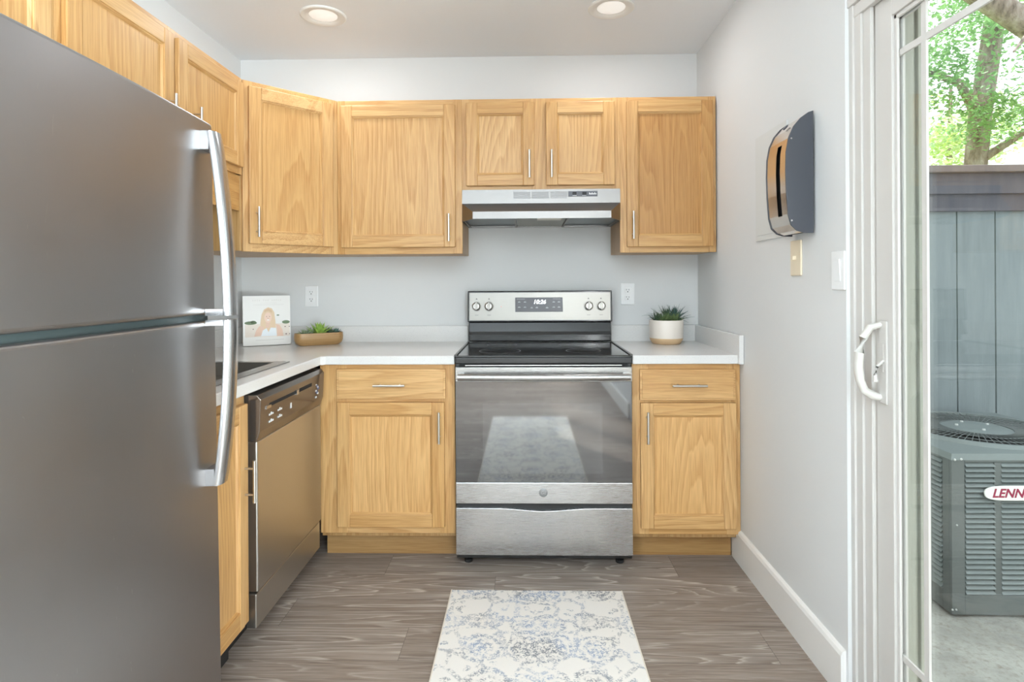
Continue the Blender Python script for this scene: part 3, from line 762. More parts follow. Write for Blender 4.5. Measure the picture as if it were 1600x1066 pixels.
so = q.build('shell', HS, hd, recalc=False)
sd = so.modifiers.new('solid', 'SOLIDIFY'); sd.thickness = .0025; sd.offset = -1
# underside pan
zi = zb + .012
q = MB(); q.add([(x0 + .004, yf, zi), (lx0 + .002, yl + .004, zi), (lx1 - .002, yl + .004, zi), (x1 - .004, yf, zi), (x1 - .004, -.006, zi), (x0 + .004, -.006, zi)], [(0, 1, 2, 3, 4, 5)])
q.build('underside_pan', pmat('hood_pan', (.30, .33, .34), .5, .3), hd, recalc=False)
for a in ((hx - .1285, hx - .1215, yl + .01, -.008, zb + .001, zi), (hx + .1215, hx + .1285, yl + .01, -.008, zb + .001, zi), (x0 + .012, hx - .13, -.03, -.008, zb - .0005, zb + .005),
          (hx + .13, x1 - .012, -.03, -.008, zb - .0005, zb + .005), (x0 + .006, x0 + .016, yf, -.03, zb, zb + .003), (x1 - .016, x1 - .006, yf, -.03, zb, zb + .003)):
    MB().box(*a).build('underside_rail', HS, hd)
MB().box(hx - .118, hx + .118, yl + .03, -.02, zi - .006, zi - .001).build('grease_filter', pmat('filter_grey', (.36, .36, .33), .55, .6), hd)
MB().box(hx - .02, hx + .095, yl + .05, yl + .11, zi - .010, zi - .005).build('lamp_lens', pmat('lens_plastic', (.72, .68, .60), .4), hd, bevel=.002)
q = MB()
for k in range(3):
    a = -.978 + k * .0895
    for j in range(5): q.box(a, a + .082, yf - .0030, yf + .001, 1.650 - j * .0068, 1.6528 - j * .0068)
q.build('vent_slots', pmat('vent_grey', (.25, .25, .26), .5), hd)
hp = MB().box(-.713, -.572, yf - .0040, yf + .001, 1.629, 1.655).build('control_plate', pmat('plate_grey', (.12, .125, .145), .4), hd, bevel=.001)
for x in (-.683, -.636): MB().box(x - .010, x + .010, yf - .008, yf, 1.638, 1.651).build('rocker_switch', BLKPL, hp, bevel=.002)
q = MB()
for x in (-.683, -.636):
    for k in range(4): q.box(x - .009 + k * .005, x - .006 + k * .005, yf - .0044, yf - .001, 1.632, 1.635)
for k in range(6): q.box(-.613 + k * .0062, -.6085 + k * .0062, yf - .0044, yf - .001, 1.638, 1.6445 if k % 2 else 1.6475)
q.build('plate_markings', pmat('marking_bright', (.8, .8, .8), .4), hp)

# ------------------------------------------------------------------ outlets and switches
def outlet(loc, label):
    r = thing('wall_outlet', label, 'outlet', loc)
    x, y, z = loc
    MB().box(x - .0365, x + .0365, y, y - .006, z - .057, z + .057).build('cover_plate', PLAST, r, bevel=.003)
    q = MB()
    for dz in (-.0195, .0195): q.box(x - .016, x + .016, y - .006, y - .008, z + dz - .0135, z + dz + .0135)
    rc = q.build('receptacle', PLAST, r, bevel=.002)
    q = MB()
    for dz in (-.0195, .0195):
        q.box(x - .0075, x - .0055, y - .0078, y - .0083, z + dz, z + dz + .008).box(x + .0055, x + .0075, y - .0078, y - .0083, z + dz, z + dz + .007)
        q.cyl((x, y - .0078, z + dz - .007), (x, y - .0083, z + dz - .007), .0028, 10)
    q.build('slots', DARKGAP, rc)
    return r
o1 = outlet((-2.083, 0, 1.148), 'white double wall outlet above the wooden succulent trough')
o1['group'] = 'wall outlets'
dup(o1, (-.375, 0, 1.151), 'white double wall outlet between the range and the white planter')
# white rocker light switch, right wall
r = thing('light_switch', 'white rocker light switch on right wall beside the sliding door', 'light switch', (0, -1.405, 1.244))
MB().box(0, -.006, -1.441, -1.369, 1.187, 1.301).build('cover_plate', PLAST, r, bevel=.003)
MB().prism([(-.006, -1.421, 1.212), (-.0075, -1.421, 1.212), (-.011, -1.421, 1.277), (-.006, -1.421, 1.277)], (0, .032, 0)).build('rocker', PLAST, r, bevel=.001)
# beige toggle switch
r = thing('toggle_switch', 'small beige toggle switch plate on right wall under the towel dispenser', 'light switch', (0, -1.14, 1.29))
MB().box(0, -.007, -1.178, -1.102, 1.232, 1.352).build('cover_plate', BEIGE, r, bevel=.003)
MB().box(-.006, -.018, -1.145, -1.135, 1.285, 1.300).build('toggle', BEIGE, r, bevel=.002)
# electric panel cover painted like the wall
tag(MB().box(0, -.006, -1.075, -.80, 1.372, 1.780).box(-.006, -.008, -1.06, -.82, 1.392, 1.760).build('electrical_panel_cover', wall_mat('panel_paint', (.70, .70, .68), .05), None, bevel=.0015, origin=(0, -.985, 1.372)), 'flat painted electrical panel cover behind the towel dispenser on right wall', 'panel cover')

# ------------------------------------------------------------------ towel dispenser
td = thing('towel_dispenser', 'steel and dark grey paper towel dispenser mounted above the beige switch', 'towel dispenser', (0, -1.195, 1.365))
dz0, dz1 = 1.366, 1.754
def dprof(off=0.):
    pr = [(-.0085, dz0 + off)]
    import math as mm
    # bottom front curve, front bow, top curve
    P = [(-.040, dz0 + .001), (-.062, dz0 + .008), (-.080, dz0 + .026), (-.089, dz0 + .060), (-.094, dz0 + .13), (-.096, dz0 + .20), (-.094, dz0 + .26), (-.086, dz0 + .305), (-.070, dz0 + .340), (-.048, dz0 + .366), (-.024, dz0 + .383)]
    pr += [(x + (off if x < -.04 else 0), z + (off if z < dz0 + .1 else (-off if z > dz0 + .3 else 0))) for x, z in P] + [(-.0085, dz1 - off)]
    return pr
DG = pmat('dispenser_dark', (.062, .066, .080), .38)
DS = steel('dispenser_steel', (.78, .72, .66), .20, 'z')
ya, yb = -1.272, -1.118
for yy in (ya, yb - .006): MB().prism([(x, yy, z) for x, z in dprof()], (0, .006, 0)).build('side_plate', DG, td, bevel=.001)
# steel wrap with a slot: built as strips
pr = dprof(.002)[1:-1]; q = MB()
yi0, yi1 = ya + .006, yb - .006; sy0, sy1 = -1.225, -1.195; zs0, zs1 = 1.425, 1.655
def strip(pts_, y0_, y1_):
    for (xa, za), (xb, zb_) in zip(pts_[:-1], pts_[1:]): q.add([(xa, y0_, za), (xa, y1_, za), (xb, y1_, zb_), (xb, y0_, zb_)], [(0, 1, 2, 3)], 0, True)
def cut(pts_, za, zb_):
    """profile portion between heights"""
    def at(z):
        for (xa, z1_), (xb, z2_) in zip(pts_[:-1], pts_[1:]):
            if z1_ <= z <= z2_: t = (z - z1_) / (z2_ - z1_); return (xa + (xb - xa) * t, z)
    return [at(za)] + [p for p in pts_ if za < p[1] < zb_] + [at(zb_)]
strip(pr, yi0, sy0); strip(pr, sy1, yi1)
strip(cut(pr, pr[0][1] + 1e-6, zs0), sy0, sy1); strip(cut(pr, zs1, pr[-1][1] - 1e-6), sy0, sy1)
# rounded slot ends
q.build('steel_cover', DS, td, recalc=True)
q = MB().prism([(x + .010 if x < -.02 else x, yi0 + .001, z) for x, z in dprof(.006)], (0, yi1 - yi0 - .002, 0)); q.build('inner_housing', BLKPL, td)
q = MB()
q.lathe([(.010, -.002), (.010, .002), (.007, .003), (.0003, .003)], (-.064, -1.20, dz0 + .353), 20, axis=(-.75, 0, .66)); q.build('key_lock', DG, td)
for z in (dz0 + .04, dz0 + .30): MB().lathe([(.003, 0), (.003, .001), (.0002, .001)], (-.078, ya, z), 10, axis=(0, -1, 0)).build('rivet', CHROME, td)

# ------------------------------------------------------------------ rug
rgx0, rgx1 = -1.219, -.552
q = MB(); q.box(rgx0, rgx1, -3.45, -.852, 0, .008)
rg_o = q.build('runner_rug', [RUG], None, bevel=.003, origin=((rgx0 + rgx1) / 2, -2.15, 0)); tag(rg_o, 'cream runner rug with faded blue floral pattern on floor before the range', 'rug')
rem = pmat('rug_edge', (.80, .72, .62), .9)
for a in ((rgx0 - .002, rgx0 + .004), (rgx1 - .004, rgx1 + .002)): MB().box(*a, -3.452, -.850, 0, .0085).build('bound_edge', rem, rg_o, bevel=.002)

# ------------------------------------------------------------------ cookbook
ang = math.atan2(.116, .192)
bk = thing('cookbook', 'pale cookbook with a blonde woman on its cover leaning in the counter corner', 'book', (-2.335, -.250, ZW + .003), (-.10, 0, ang))
bw, bh = .224, .252
MB().box(0, bw, 0, .0022, 0, bh).box(0, bw, .020, .0222, 0, bh).box(-.0021, .0021, .0001, .0221, .0001, bh - .0001).build('cover', pmat('cover_white', (.84, .82, .79), .35), bk, world=False)
MB().box(.002, bw - .004, .0022, .020, .003, bh - .003).build('pages', pmat('paper', (.8, .77, .7), .8), bk, world=False)
def flat(name, polys, col, z, par, mat=None):
    q = MB()
    for p in polys:
        q.prism([(x * bw, -.0001 - z, y * bh) for x, y in p], (0, -.00025, 0))
    return q.build(name, mat or pmat(name + '_ink', col, .45), par, world=False)
def ell(cx, cy, rx, ry, n=24, a0=0, a1=2 * PI): return [(cx + rx * math.cos(a0 + (a1 - a0) * i / n), cy + ry * math.sin(a0 + (a1 - a0) * i / n)) for i in range(n)]
flat('cover_photo', [[(.03, .17), (.98, .17), (.98, .43), (.03, .43)]], (.80, .71, .62), .0001, bk)
flat('photo_greenery', [ell(.15, .455, .13, .035), ell(.20, .47, .06, .03), ell(.90, .455, .085, .035), ell(.73, .60, .03, .012)], (.12, .18, .08), .0004, bk)
flat('photo_hair', [[(.36, .24), (.35, .45), (.38, .62), (.43, .72), (.52, .765), (.60, .74), (.65, .66), (.67, .50), (.68, .32), (.62, .26), (.45, .22)]], (.78, .58, .38), .0006, bk)
flat('photo_arms', [[(.22, .18), (.26, .30), (.33, .39), (.42, .37), (.44, .28), (.42, .20)], [(.68, .42), (.76, .40), (.82, .30), (.84, .17), (.70, .17), (.70, .30)], [(.46, .35), (.54, .35), (.56, .47), (.47, .47)]], (.80, .55, .42), .0009, bk)
flat('photo_blouse', [[(.36, .18), (.40, .30), (.48, .34), (.52, .26), (.57, .35), (.68, .34), (.70, .18)]], (.80, .84, .88), .0012, bk)
flat('photo_face', [ell(.515, .555, .078, .105)], (.86, .62, .50), .0015, bk)
flat('photo_fringe', [[(.43, .66), (.52, .69), (.60, .65), (.60, .70), (.52, .74), (.45, .71)]], (.72, .50, .31), .0018, bk)
flat('photo_eyes', [ell(.485, .575, .011, .007, 10), ell(.548, .575, .011, .007, 10), ell(.515, .54, .006, .010, 8)], (.35, .2, .14), .0018, bk)
flat('photo_smile', [ell(.517, .505, .030, .012, 12)], (.93, .86, .82), .0018, bk)
q = []
for k in range(14):
    if k in (4, 8): continue
    q.append([(.20 + k * .045, .89), (.206 + k * .045, .89), (.206 + k * .045, .925), (.20 + k * .045, .925)])
    q.append([(.20 + k * .045, .905 + .008 * (k % 3)), (.222 + k * .045, .905 + .008 * (k % 3)), (.222 + k * .045, .909 + .008 * (k % 3)), (.20 + k * .045, .909 + .008 * (k % 3))])
flat('cover_lettering', q, (.66, .62, .58), .0004, bk)
flat('cover_rule', [[(.22, .815), (.86, .815), (.86, .818), (.22, .818)], [(.35, .85), (.72, .85), (.72, .852), (.35, .852)], [(.25, .10), (.85, .10), (.85, .106), (.25, .106)]], (.55, .53, .5), .0004, bk)
flat('photo_berries', [ell(.88, .36, .014, .010, 8), ell(.97, .36, .012, .010, 8), ell(.90, .21, .016, .012, 8), ell(.975, .21, .012, .01, 8), ell(.20, .33, .012, .010, 8)], (.15, .06, .06), .0004, bk)

# ------------------------------------------------------------------ plants
def leafmat(name, c1, c2, rough=.45):
    m, n, l, b = new_mat(name); g = G(m)
    l.new(g.mix(g.ramp(g.noise(g.obj(), 45, 2, .6), [(.35, (0, 0, 0)), (.65, (1, 1, 1))]), c1, c2), b.inputs['Base Color'])
    b.inputs['Roughness'].default_value = rough; b.inputs['Subsurface Weight'].default_value = .1; b.inputs['Subsurface Radius'].default_value = (.01, .01, .005)
    return m
LG = leafmat('succulent_lime', (.42, .60, .12), (.25, .43, .08)); GG = leafmat('succulent_grey_green', (.22, .30, .20), (.36, .42, .25))
DG2 = leafmat('succulent_dark', (.055, .095, .060), (.10, .16, .085)); MG = leafmat('haworthia_green', (.10, .18, .08), (.22, .30, .12)); TL = leafmat('succulent_teal', (.06, .13, .12), (.10, .18, .15))
SOIL = pmat('soil', (.06, .04, .03), .95, bump=.8, bscale=200)
def leaf(m, base, d, L, w_, th, curl=.3, mi=0, tipw=.02, n=6):
    """thick tapering leaf from base along d, curling up(+)/down(-)"""
    d = Vector(d).normalized(); p = Vector(base); side = d.cross(Vector((0, 0, 1)))
    side = side.normalized() if side.length > .01 else Vector((1, 0, 0))
    rings = []
    for i in range(n + 1):
        t = i / n; wd = w_ * (math.sin(min(1, (t * .8 + .22)) * PI) ** .7) * (1 - t ** 3) + w_ * tipw
        up = side.cross(d).normalized(); tk = th * (1 - .85 * t)
        rings.append([p + side * wd, p + up * tk * .25 + side * wd * .4, p + up * tk * .15 - side * wd * .4, p - side * wd, p - up * tk])
        p = p + d * (L / n); d = (d + Vector((0, 0, curl / n))).normalized()
    vs = [v for r_ in rings for v in r_]; k = 5; fs = []
    for i in range(n):
        for j in range(k): fs.append((i * k + j, i * k + (j + 1) % k, (i + 1) * k + (j + 1) % k, (i + 1) * k + j))
    fs.append(tuple(range(k))); fs.append(tuple(range(n * k, n * k + k)))
    m.add(vs, fs, mi, True)
def rosette(name, c, n, L, w_, th, mat, parent, el0=.2, el1=1.4, curl=.3, rnd=.15, world=True):
    m = MB()
    for i in range(n):
        t = i / (n - 1); a = i * 2.39996 + random.uniform(-rnd, rnd); e = el0 + (el1 - el0) * t + random.uniform(-rnd, rnd) * .5
        d = (math.cos(a) * math.cos(e), math.sin(a) * math.cos(e), math.sin(e))
        leaf(m, (c[0] + d[0] * w_ * .4, c[1] + d[1] * w_ * .4, c[2]), d, L * random.uniform(.8, 1.1) * (1 - .3 * t), w_, th, curl)
    return m.build(name, mat, parent, world=world)
# wooden trough
tw = oak('trough_wood', rot=(0, PI / 2, 0), seed=8.8, tone=.70, freq=7)
tr = thing('succulent_trough', 'long low wooden bowl planted with succulents beside the cookbook', 'planter', (-1.985, -.165, ZW + .001), (0, 0, math.atan2(.115, .187)))
q = MB(); L, Wd, H = .122, .040, .062; sq = []
def rr(l, w_, z, n=10, rad=None):
    rad = rad or w_ * .9; out = []
    for cx, cy, a in ((l - rad, w_ - rad, 0), (-l + rad, w_ - rad, PI / 2), (-l + rad, -w_ + rad, PI), (l - rad, -w_ + rad, 1.5 * PI)):
        for i in range(n): an = a + PI / 2 * i / (n - 1); out.append((cx + rad * math.cos(an), cy + rad * math.sin(an), z))
    return out
rings = [rr(L * .80, Wd * .72, 0), rr(L * .93, Wd * .88, .010), rr(L * .985, Wd * .97, .024), rr(L, Wd, .045), rr(L * .985, Wd * .97, H), rr(L * .94, Wd * .86, H), rr(L * .93, Wd * .82, H - .012)]
k = len(rings[0]); vs = [p for r_ in rings for p in r_]; fs = [tuple(range(k))[::-1]]
for i in range(len(rings) - 1):
    for j in range(k): fs.append((i * k + j, i * k + (j + 1) % k, (i + 1) * k + (j + 1) % k, (i + 1) * k + j))
q.add(vs, fs, 0, True); q.build('bowl', tw, tr, world=False)
MB().add(rr(L * .935, Wd * .84, H - .008), [tuple(range(k))]).build('soil', SOIL, tr, world=False)
rosette('agave_succulent', (.002, 0, H - .008), 30, .085, .012, .007, LG, tr, .25, 1.45, .15, world=False)
rosette('echeveria_succulent', (-.070, -.004, H - .006), 16, .040, .010, .005, GG, tr, .2, 1.3, .5, world=False)
rosette('echeveria_succulent', (-.038, .012, H - .006), 16, .046, .010, .005, GG, tr, .3, 1.3, .4, world=False)
rosette('echeveria_succulent', (-.095, .004, H - .008), 10, .022, .007, .004, leafmat('succulent_pale', (.55, .50, .28), (.35, .42, .22)), tr, .2, 1.2, .5, world=False)
rosette('jade_succulent', (.052, -.006, H - .006), 16, .042, .009, .005, DG2, tr, .3, 1.4, .3, world=False)
rosette('jade_succulent', (.086, .0, H - .006), 16, .036, .009, .005, TL, tr, .3, 1.4, .4, world=False)

# white round pot
pc = (-.206, -.150, ZW + .0005)
pt = thing('potted_succulent', 'round cream ceramic pot with tan base holding dark spiky succulents', 'potted plant', pc)
MB().lathe([(.0005, 0), (.066, 0), (.071, .004), (.080, .018), (.083, .028), (.0832, .030)], pc, 56).build('pot_base', pmat('tan_clay', (.72, .50, .29), .55), pt)
MB().lathe([(.0832, .030), (.084, .034), (.0845, .118), (.083, .121), (.079, .121), (.077, .118), (.077, .10)], pc, 56).build('pot', pmat('cream_ceramic', (.88, .80, .72), .35), pt)
MB().lathe([(.0003, .108), (.077, .108)], pc, 30).build('soil', SOIL, pt)
def spiky(c, n, L, w_, th, mat, el0, el1, curl, name):
    return rosette(name, (pc[0] + c[0], pc[1] + c[1], pc[2] + .112), n, L, w_, th, mat, pt, el0, el1, curl)
spiky((.006, -.02), 24, .072, .008, .005, MG, .3, 1.4, .2, 'haworthia_rosette')
spiky((.036, -.026), 22, .066, .008, .005, MG, .3, 1.4, .2, 'haworthia_rosette')
spiky((-.020, -.034), 20, .062, .008, .005, MG, .2, 1.4, .3, 'haworthia_rosette')
spiky((-.048, -.010), 20, .070, .006, .004, DG2, .4, 1.45, .2, 'dark_rosette')
spiky((.046, .012), 30, .115, .007, .004, TL, .45, 1.4, -.45, 'aloe_rosette')
spiky((.012, .022), 22, .105, .007, .004, DG2, .6, 1.5, .1, 'dark_rosette')
m = MB()
for a, L_, e in ((PI, .118, .80), (PI * .96, .085, .75), (PI * 1.06, .10, .95), (.1, .09, .7), (-.2, .085, .5)):
    x = -.020 if math.cos(a) < 0 else .03
    leaf(m, (pc[0] + x, pc[1] - .01, pc[2] + .11), (math.cos(a) * math.cos(e), math.sin(a) * math.cos(e) * .5, math.sin(e)), L_, .0035, .003, -1.3, n=9)
m.build('trailing_leaf', TL, pt)

# ------------------------------------------------------------------ outside: patio, fence, condenser, trees
def conc():
    m, n, l, b = new_mat('weathered_concrete'); g = G(m); o = g.obj()
    a = g.mix(g.ramp(g.noise(o, 5, 4, .65), [(.35, (0, 0, 0)), (.65, (1, 1, 1))]), (.40, .40, .37), (.25, .25, .23))
    a = g.mix(g.ramp(g.noise(o, 60, 3, .7), [(.5, (0, 0, 0)), (.75, (.7, .7, .7))]), a, (.20, .17, .13))
    l.new(a, b.inputs['Base Color']); b.inputs['Roughness'].default_value = .9; g.bump(g.noise(o, 40, 3, .6), .6, .01, b); return m
PZ = -.075
o = MB().box(T, 12, -8, -.08, PZ - .12, PZ).build('patio_slab', conc()); o['kind'] = 'structure'
o = MB().box(-30, 60, -.08, 60, PZ - .4, PZ - .12).build('ground', pmat('lawn', (.28, .36, .10), .95)); o['kind'] = 'structure'
struct('wall_light_block', MB().box(T, 1.7, -3.56, -3.44, PZ - .1, 2.5), wall_mat('stucco', (.52, .50, .45), .4))  # added wall out of view, keeps lamp spill off the door jamb
def fence_mat(nm, c1, c2):
    m, n, l, b = new_mat(nm); g = G(m); o = g.obj()
    oi = n.new('ShaderNodeObjectInfo').outputs['Random']
    q1 = g.noise(g.mapping(o, scale=(1, 1, .12)), 14, 4, .65, w=g.math('MULTIPLY', oi, 20.)); q2 = g.noise(g.mapping(o, scale=(1, 1, .03)), 160, 2, .6)
    a = g.mix(g.ramp(q1, [(.35, (0, 0, 0)), (.68, (1, 1, 1))]), c1, c2)
    l.new(g.mix(g.math('MULTIPLY', q2, .3), a, tuple(v * .6 for v in c2)), b.inputs['Base Color']); b.inputs['Roughness'].default_value = .8
    g.bump(q2, .3, .002, b); return m
FB = fence_mat('fence_board_paint', (.235, .275, .288), (.178, .212, .228)); FR = fence_mat('fence_rail_paint', (.115, .112, .130), (.070, .072, .092))
fx0, fy = .30, -.10
fn = thing('privacy_fence', 'grey vertical-board wooden fence with dark brown top rails outside the glass door', 'fence', (3, fy, PZ))
bwid = .193; xb = 1.290 - bwid * 5 + .0
i = 0
while xb < 5.2:
    MB().box(xb + .003, xb + bwid - .003, fy, fy + .018, PZ + .01, 1.60).build('fence_board', FB, fn, bevel=.002); xb += bwid
MB().box(fx0, 5.3, fy - .022, fy - .001, 1.566, 1.690).box(fx0, 5.3, fy + .02, fy + .045, 1.566, 1.690).build('lower_rail', FR, fn, bevel=.003)
MB().box(fx0, 5.3, fy - .042, fy - .022, 1.652, 1.757).build('upper_rail', FR, fn, bevel=.003)
MB().box(fx0, 5.3, fy - .075, fy + .085, 1.757, 1.792).build('cap_board', fence_mat('fence_cap_paint', (.20, .165, .155), (.14, .12, .12)), fn, bevel=.004)
MB().box(fx0, 5.3, fy + .018, fy + .05, .5, .59).build('back_rail', FR, fn)

# condenser
AX0, AX1, AY0, AY1, AZ0, AZ1 = .700, 1.42, -.875, -.175, PZ + .012, .548
ac = thing('air_conditioner', 'grey louvred outdoor air conditioning unit standing outside the glass door', 'air conditioner', ((AX0 + AX1) / 2, (AY0 + AY1) / 2, PZ))
ACM = pmat('condenser_grey', (.135, .152, .152), .42, .2); ACL = pmat('condenser_light', (.19, .22, .22), .4, .2)
MB().box(AX0 + .02, AX1 - .02, AY0 + .02, AY1 - .02, PZ, AZ0 + .004).build('base_pan', pmat('base_pan_grey', (.12, .13, .13), .6), ac)
MB().box(AX0 + .035, AX1 - .035, AY0 + .035, AY1 - .035, AZ0 + .005, AZ1 - .01).build('coil_core', DARKGAP, ac)
q = MB(); e = .050; tk = .012
# corner posts, top and bottom bands on front (y=AY0) and left (x=AX0), simple panels on hidden sides
zb0, zb1 = AZ0 + .075, AZ1 - .030
for xx in (AX0, AX1 - tk):
    for a, b_ in ((AY0 + tk, AY0 + e), (AY1 - e, AY1 - tk)): q.box(xx, xx + tk, a, b_, AZ0, AZ1 - .004)
    q.box(xx + .0004, xx + tk - .0004, AY0 + e, AY1 - e, AZ0, zb0).box(xx + .0004, xx + tk - .0004, AY0 + e, AY1 - e, zb1, AZ1 - .004)
for yy in (AY0, AY1 - tk):
    for a, b_ in ((AX0, AX0 + e), (AX1 - e, AX1)): q.box(a, b_, yy, yy + tk, AZ0, AZ1 - .004)
    q.box(AX0 + e, AX1 - e, yy + .0004, yy + tk - .0004, AZ0, zb0).box(AX0 + e, AX1 - e, yy + .0004, yy + tk - .0004, zb1, AZ1 - .004)
ncol = 5; cw = (AX1 - AX0 - 2 * e) / ncol
for k in range(1, ncol): q.box(AX0 + e + k * cw - .014, AX0 + e + k * cw + .014, AY0, AY0 + .010, zb0, zb1)
for k in range(1, ncol): q.box(AX0, AX0 + .010, AY0 + e + k * cw - .014, AY0 + e + k * cw + .014, zb0, zb1)
q.build('cabinet', ACM, ac, bevel=.002)
def louvres(front, name):
    m = MB(); nl = 26; dzl = (zb1 - zb0) / nl
    for k in range(ncol):
        a = (AX0 if front else AY0) + e + k * cw + (.012 if k else .002); b_ = (AX0 if front else AY0) + e + (k + 1) * cw - (.012 if k < ncol - 1 else .002)
        for j in range(nl):
            z = zb0 + j * dzl + .002
            # slanted blade: leans outward at its lower edge
            if front: P = [(a, AY0 + .010, z + dzl * .98), (a, AY0 - .005, z + dzl * .18), (a, AY0 - .003, z + dzl * .06), (a, AY0 + .012, z + dzl * .80)]; m.prism(P, (b_ - a, 0, 0))
            else: P = [(AX0 + .010, a, z + dzl * .98), (AX0 - .005, a, z + dzl * .18), (AX0 - .003, a, z + dzl * .06), (AX0 + .012, a, z + dzl * .80)]; m.prism(P, (0, b_ - a, 0))
    return m.build(name, ACL, ac)
louvres(True, 'front_louvres'); louvres(False, 'side_louvres')
q = MB().box(AX0 - .004, AX1 + .004, AY0 - .004, AY0 + .03, AZ1 - .012, AZ1 + .006).box(AX0 - .004, AX0 + .03, AY0, AY1, AZ1 - .012, AZ1 + .006)
acx, acy = (AX0 + AX1) / 2, (AY0 + AY1) / 2
# top pan with round opening
n = 64; R1 = .315; vs = []; fs = []
for i in range(n):
    a = 2 * PI * i / n; c, s = math.cos(a), math.sin(a); kx = 1 / max(abs(c), abs(s))
    hw_, hh_ = (AX1 - AX0) / 2 + .004, (AY1 - AY0) / 2 + .004
    ox, oy = c * kx * hw_, s * kx * hh_
    vs += [(acx + ox, acy + oy, AZ1 - .02), (acx + ox * .985, acy + oy * .985, AZ1 + .004), (acx + c * R1 * 1.03, acy + s * R1 * 1.03, AZ1 + .008), (acx + c * R1, acy + s * R1, AZ1 + .022), (acx + c * R1 * .96, acy + s * R1 * .96, AZ1 + .022), (acx + c * R1 * .93, acy + s * R1 * .93, AZ1 - .05)]
for i in range(n):
    for j in range(5): fs.append((i * 6 + j, ((i + 1) % n) * 6 + j, ((i + 1) % n) * 6 + j + 1, i * 6 + j + 1))
q = MB().add(vs, fs, 0, True); q.build('top_cover', ACL, ac)
q = MB()
for i in range(72):
    a = 2 * PI * i / 72; c, s = math.cos(a), math.sin(a)
    q.tube([(acx + c * .13, acy + s * .13, AZ1 + .018), (acx + c * .22, acy + s * .22, AZ1 + .020), (acx + c * R1 * .965, acy + s * R1 * .965, AZ1 + .016)], .0018, 5)
for rr_ in (.13, .19, .25): q.tube([(acx + rr_ * math.cos(2 * PI * k / 48), acy + rr_ * math.sin(2 * PI * k / 48), AZ1 + .019) for k in range(49)], .002, 5, caps=False)
q.build('fan_grille', ACM, ac)
MB().lathe([(.0003, .026), (.05, .026), (.115, .022), (.132, .016), (.132, .010), (.0003, .010)], (acx, acy, AZ1), 40).build('motor_cap', ACL, ac)
q = MB()
for k in range(3):
    a = k * 2 * PI / 3
    Pn = [Vector((math.cos(a + d_) * r_, math.sin(a + d_) * r_, h_)) + Vector((acx, acy, AZ1 - .06)) for d_, r_, h_ in ((0, .05, 0), (-.25, .26, .03), (.35, .28, -.01), (.5, .06, -.02))]
    q.prism(Pn, (0, 0, .002))
q.build('fan_blade', ACM, ac)
q = MB()
for x, y in ((AX0 + .010, AZ1 - .018), (AX0 + .034, AZ1 - .016)): q.lathe([(.005, 0), (.004, .003), (.0003, .004)], (x, AY0 - .003, y), 10, axis=(0, -1, 0))
for x, z in ((AX0 + .018, .28), (AX0 + .014, AZ0 + .02), (AX0 - .0, AZ0 + .02)): q.lathe([(.004, 0), (.003, .003), (.0003, .004)], (x, AY0 - .001, z), 10, axis=(0, -1, 0))
for a in (.4, 1.7, 2.9, 4.4): q.lathe([(.007, 0), (.006, .006), (.0003, .007)], (acx + .075 * math.cos(a), acy + .075 * math.sin(a), AZ1 + .024), 10)
q.build('screw', pmat('screw_zinc', (.6, .62, .62), .4, .6), ac)
# badge
bxc, bzc = .930, .405
q = MB(); P = []
for i in range(40):
    a = 2 * PI * i / 40; c, s = math.cos(a), math.sin(a)
    P.append((bxc + .115 * (abs(c) ** .55) * (1 if c > 0 else -1), AY0 - .006, bzc + .0285 * (abs(s) ** .75) * (1 if s > 0 else -1)))
q.prism(P, (0, -.006, 0)); bd = q.build('brand_badge', pmat('badge_white', (.80, .80, .78), .3), ac, bevel=.002)
text_part('badge_lettering', 'LENNOX', .046, frameM((bxc + .006, AY0 - .0124, bzc - .001), (1, 0, 0)), pmat('badge_red', (.30, .01, .06), .35), bd, shear=.28, bold=.0012)

# trees
def bark():
    m, n, l, b = new_mat('tree_bark'); g = G(m); o = g.obj()
    a = g.noise(g.mapping(o, scale=(1, 1, .35)), 12, 4, .7); 
    l.new(g.ramp(a, [(.35, (.10, .075, .058)), (.5, (.24, .19, .155)), (.7, (.40, .35, .31))]), b.inputs['Base Color']); b.inputs['Roughness'].default_value = .9
    g.bump(a, 1, .03, b); return m
BARK = bark()
def foliage_mat(name, c1, c2, trans=.45):
    m, n, l, b = new_mat(name); g = G(m)
    col = g.mix(g.noise(g.obj(), 1.3, 2, .5), c1, c2)
    b.inputs['Roughness'].default_value = .55; l.new(col, b.inputs['Base Color'])
    t = n.new('ShaderNodeBsdfTranslucent'); l.new(col, t.inputs[0]); mx = n.new('ShaderNodeMixShader'); mx.inputs[0].default_value = trans
    l.new(b.outputs[0], mx.inputs[1]); l.new(t.outputs[0], mx.inputs[2]); l.new(mx.outputs[0], n['Material Output'].inputs[0]); return m
FO1 = foliage_mat('leaf_yellow_green', (.62, .74, .22), (.42, .62, .18)); FO2 = foliage_mat('leaf_mid_green', (.30, .50, .20), (.22, .42, .20)); FO3 = foliage_mat('leaf_far_green', (.60, .72, .36), (.50, .62, .34))
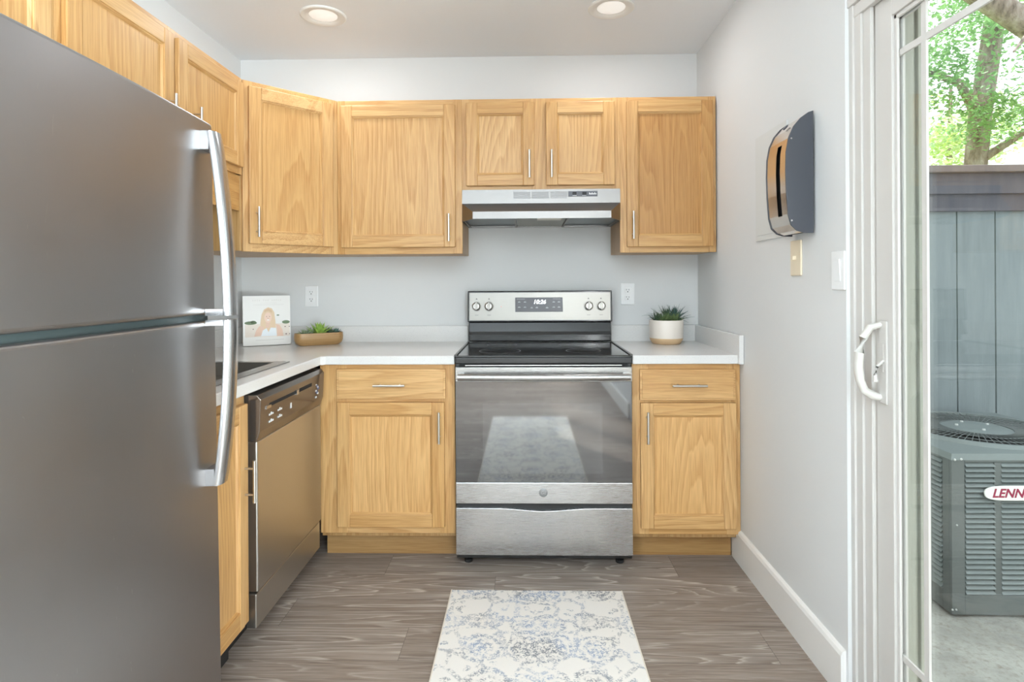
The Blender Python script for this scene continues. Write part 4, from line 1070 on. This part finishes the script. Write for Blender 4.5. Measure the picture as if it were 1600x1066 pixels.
def leaves(m, c, n, rad, size, squash=.6):
    for _ in range(n):
        while True:
            p = Vector((random.uniform(-1, 1), random.uniform(-1, 1), random.uniform(-1, 1)))
            if p.length < 1: break
        p = Vector(c) + Vector((p.x * rad, p.y * rad, p.z * rad * squash))
        a = random.uniform(0, 2 * PI); e = random.uniform(-.9, .4); s = size * random.uniform(.6, 1.3)
        d = Vector((math.cos(a) * math.cos(e), math.sin(a) * math.cos(e), math.sin(e))); u = d.cross(Vector((random.uniform(-.4, .4), random.uniform(-.4, .4), 1))).normalized()
        k = d.cross(u) * .12
        m.add([p, p + d * s * .5 + u * s * .28 + k * s, p + d * s, p + d * s * .5 - u * s * .28 + k * s], [(0, 1, 2, 3)])
def tree(name, label, path, rads, branches, clusters, fmat, size, group=None):
    r = thing(name, label, 'tree', path[0], group=group)
    MB().tube(path, rads, 14).build('trunk', BARK, r)
    for bp, br in branches: MB().tube(bp, br, 9).build('branch', BARK, r)
    m = MB()
    for c, n_, rad in clusters: leaves(m, c, n_, rad, size)
    m.build('foliage', fmat, r, recalc=False)
    return r
R_ = random.Random(3)
# main tree: leaning trunk seen over the fence
T0 = Vector((4.35, 3.9, PZ))
tree('leafy_tree', 'bark-brown leaning tree trunk with bright leaves seen above the fence', [(4.25, 3.9, PZ - .1), (4.33, 3.9, 1.5), (4.40, 3.9, 2.3), (4.50, 3.92, 3.2), (4.68, 3.95, 4.2), (4.85, 4.0, 5.5)], [.20, .125, .115, .115, .105, .08],
     [([(4.50, 3.92, 3.1), (4.1, 3.7, 3.5), (3.6, 3.5, 3.55), (3.2, 3.4, 3.4)], [.06, .045, .03, .012]), ([(4.42, 3.9, 2.6), (4.9, 3.6, 3.0), (5.4, 3.4, 3.1)], [.05, .035, .015])],
     [((3.9 + R_.uniform(-.6, 1.2), 3.5 + R_.uniform(-.5, .5), R_.uniform(2.9, 5.0)), 110, .40) for _ in range(40)] + [((R_.uniform(3.3, 4.5), R_.uniform(3.2, 3.5), R_.uniform(2.7, 3.9)), 70, .30) for _ in range(16)], FO2, .070)
tree('leafy_tree', 'large tree whose thick dark limb crosses the top right corner of the door glass', [(5.4, 1.6, PZ - .1), (5.1, 1.7, 1.8), (4.2, 1.9, 2.85), (3.55, 2.0, 3.35), (3.0, 2.1, 3.8), (2.2, 2.3, 4.4)], [.30, .20, .13, .11, .09, .05],
     [([(3.6, 2.0, 3.3), (3.2, 1.7, 3.25), (2.9, 1.5, 3.0)], [.03, .02, .008])],
     [((R_.uniform(2.4, 4.4), 2.2 + R_.uniform(-.4, .6), R_.uniform(3.35, 4.5)), 80, .35) for _ in range(22)], FO2, .065)
for i in range(9):
    x = 3.2 + i * 1.75 + R_.uniform(-.2, .2); y = 7.0 + (i % 2) * 3.2
    h_ = R_.uniform(.4, 2.2) if i % 3 else R_.uniform(1.5, 4)
    tree('background_tree', 'sunlit yellow green tree foliage in the distance beyond the fence', [(x, y, PZ - .1), (x + .1, y, 1.6), (x + .2, y, 2.4 + h_)], [.16, .10, .03], [],
         [((x + R_.uniform(-.8, .8), y + R_.uniform(-.7, .7), R_.uniform(.8, 2.4 + h_)), 170, .55) for _ in range(20)], FO1 if i % 2 else FO3, .13, 'background trees beyond the fence')
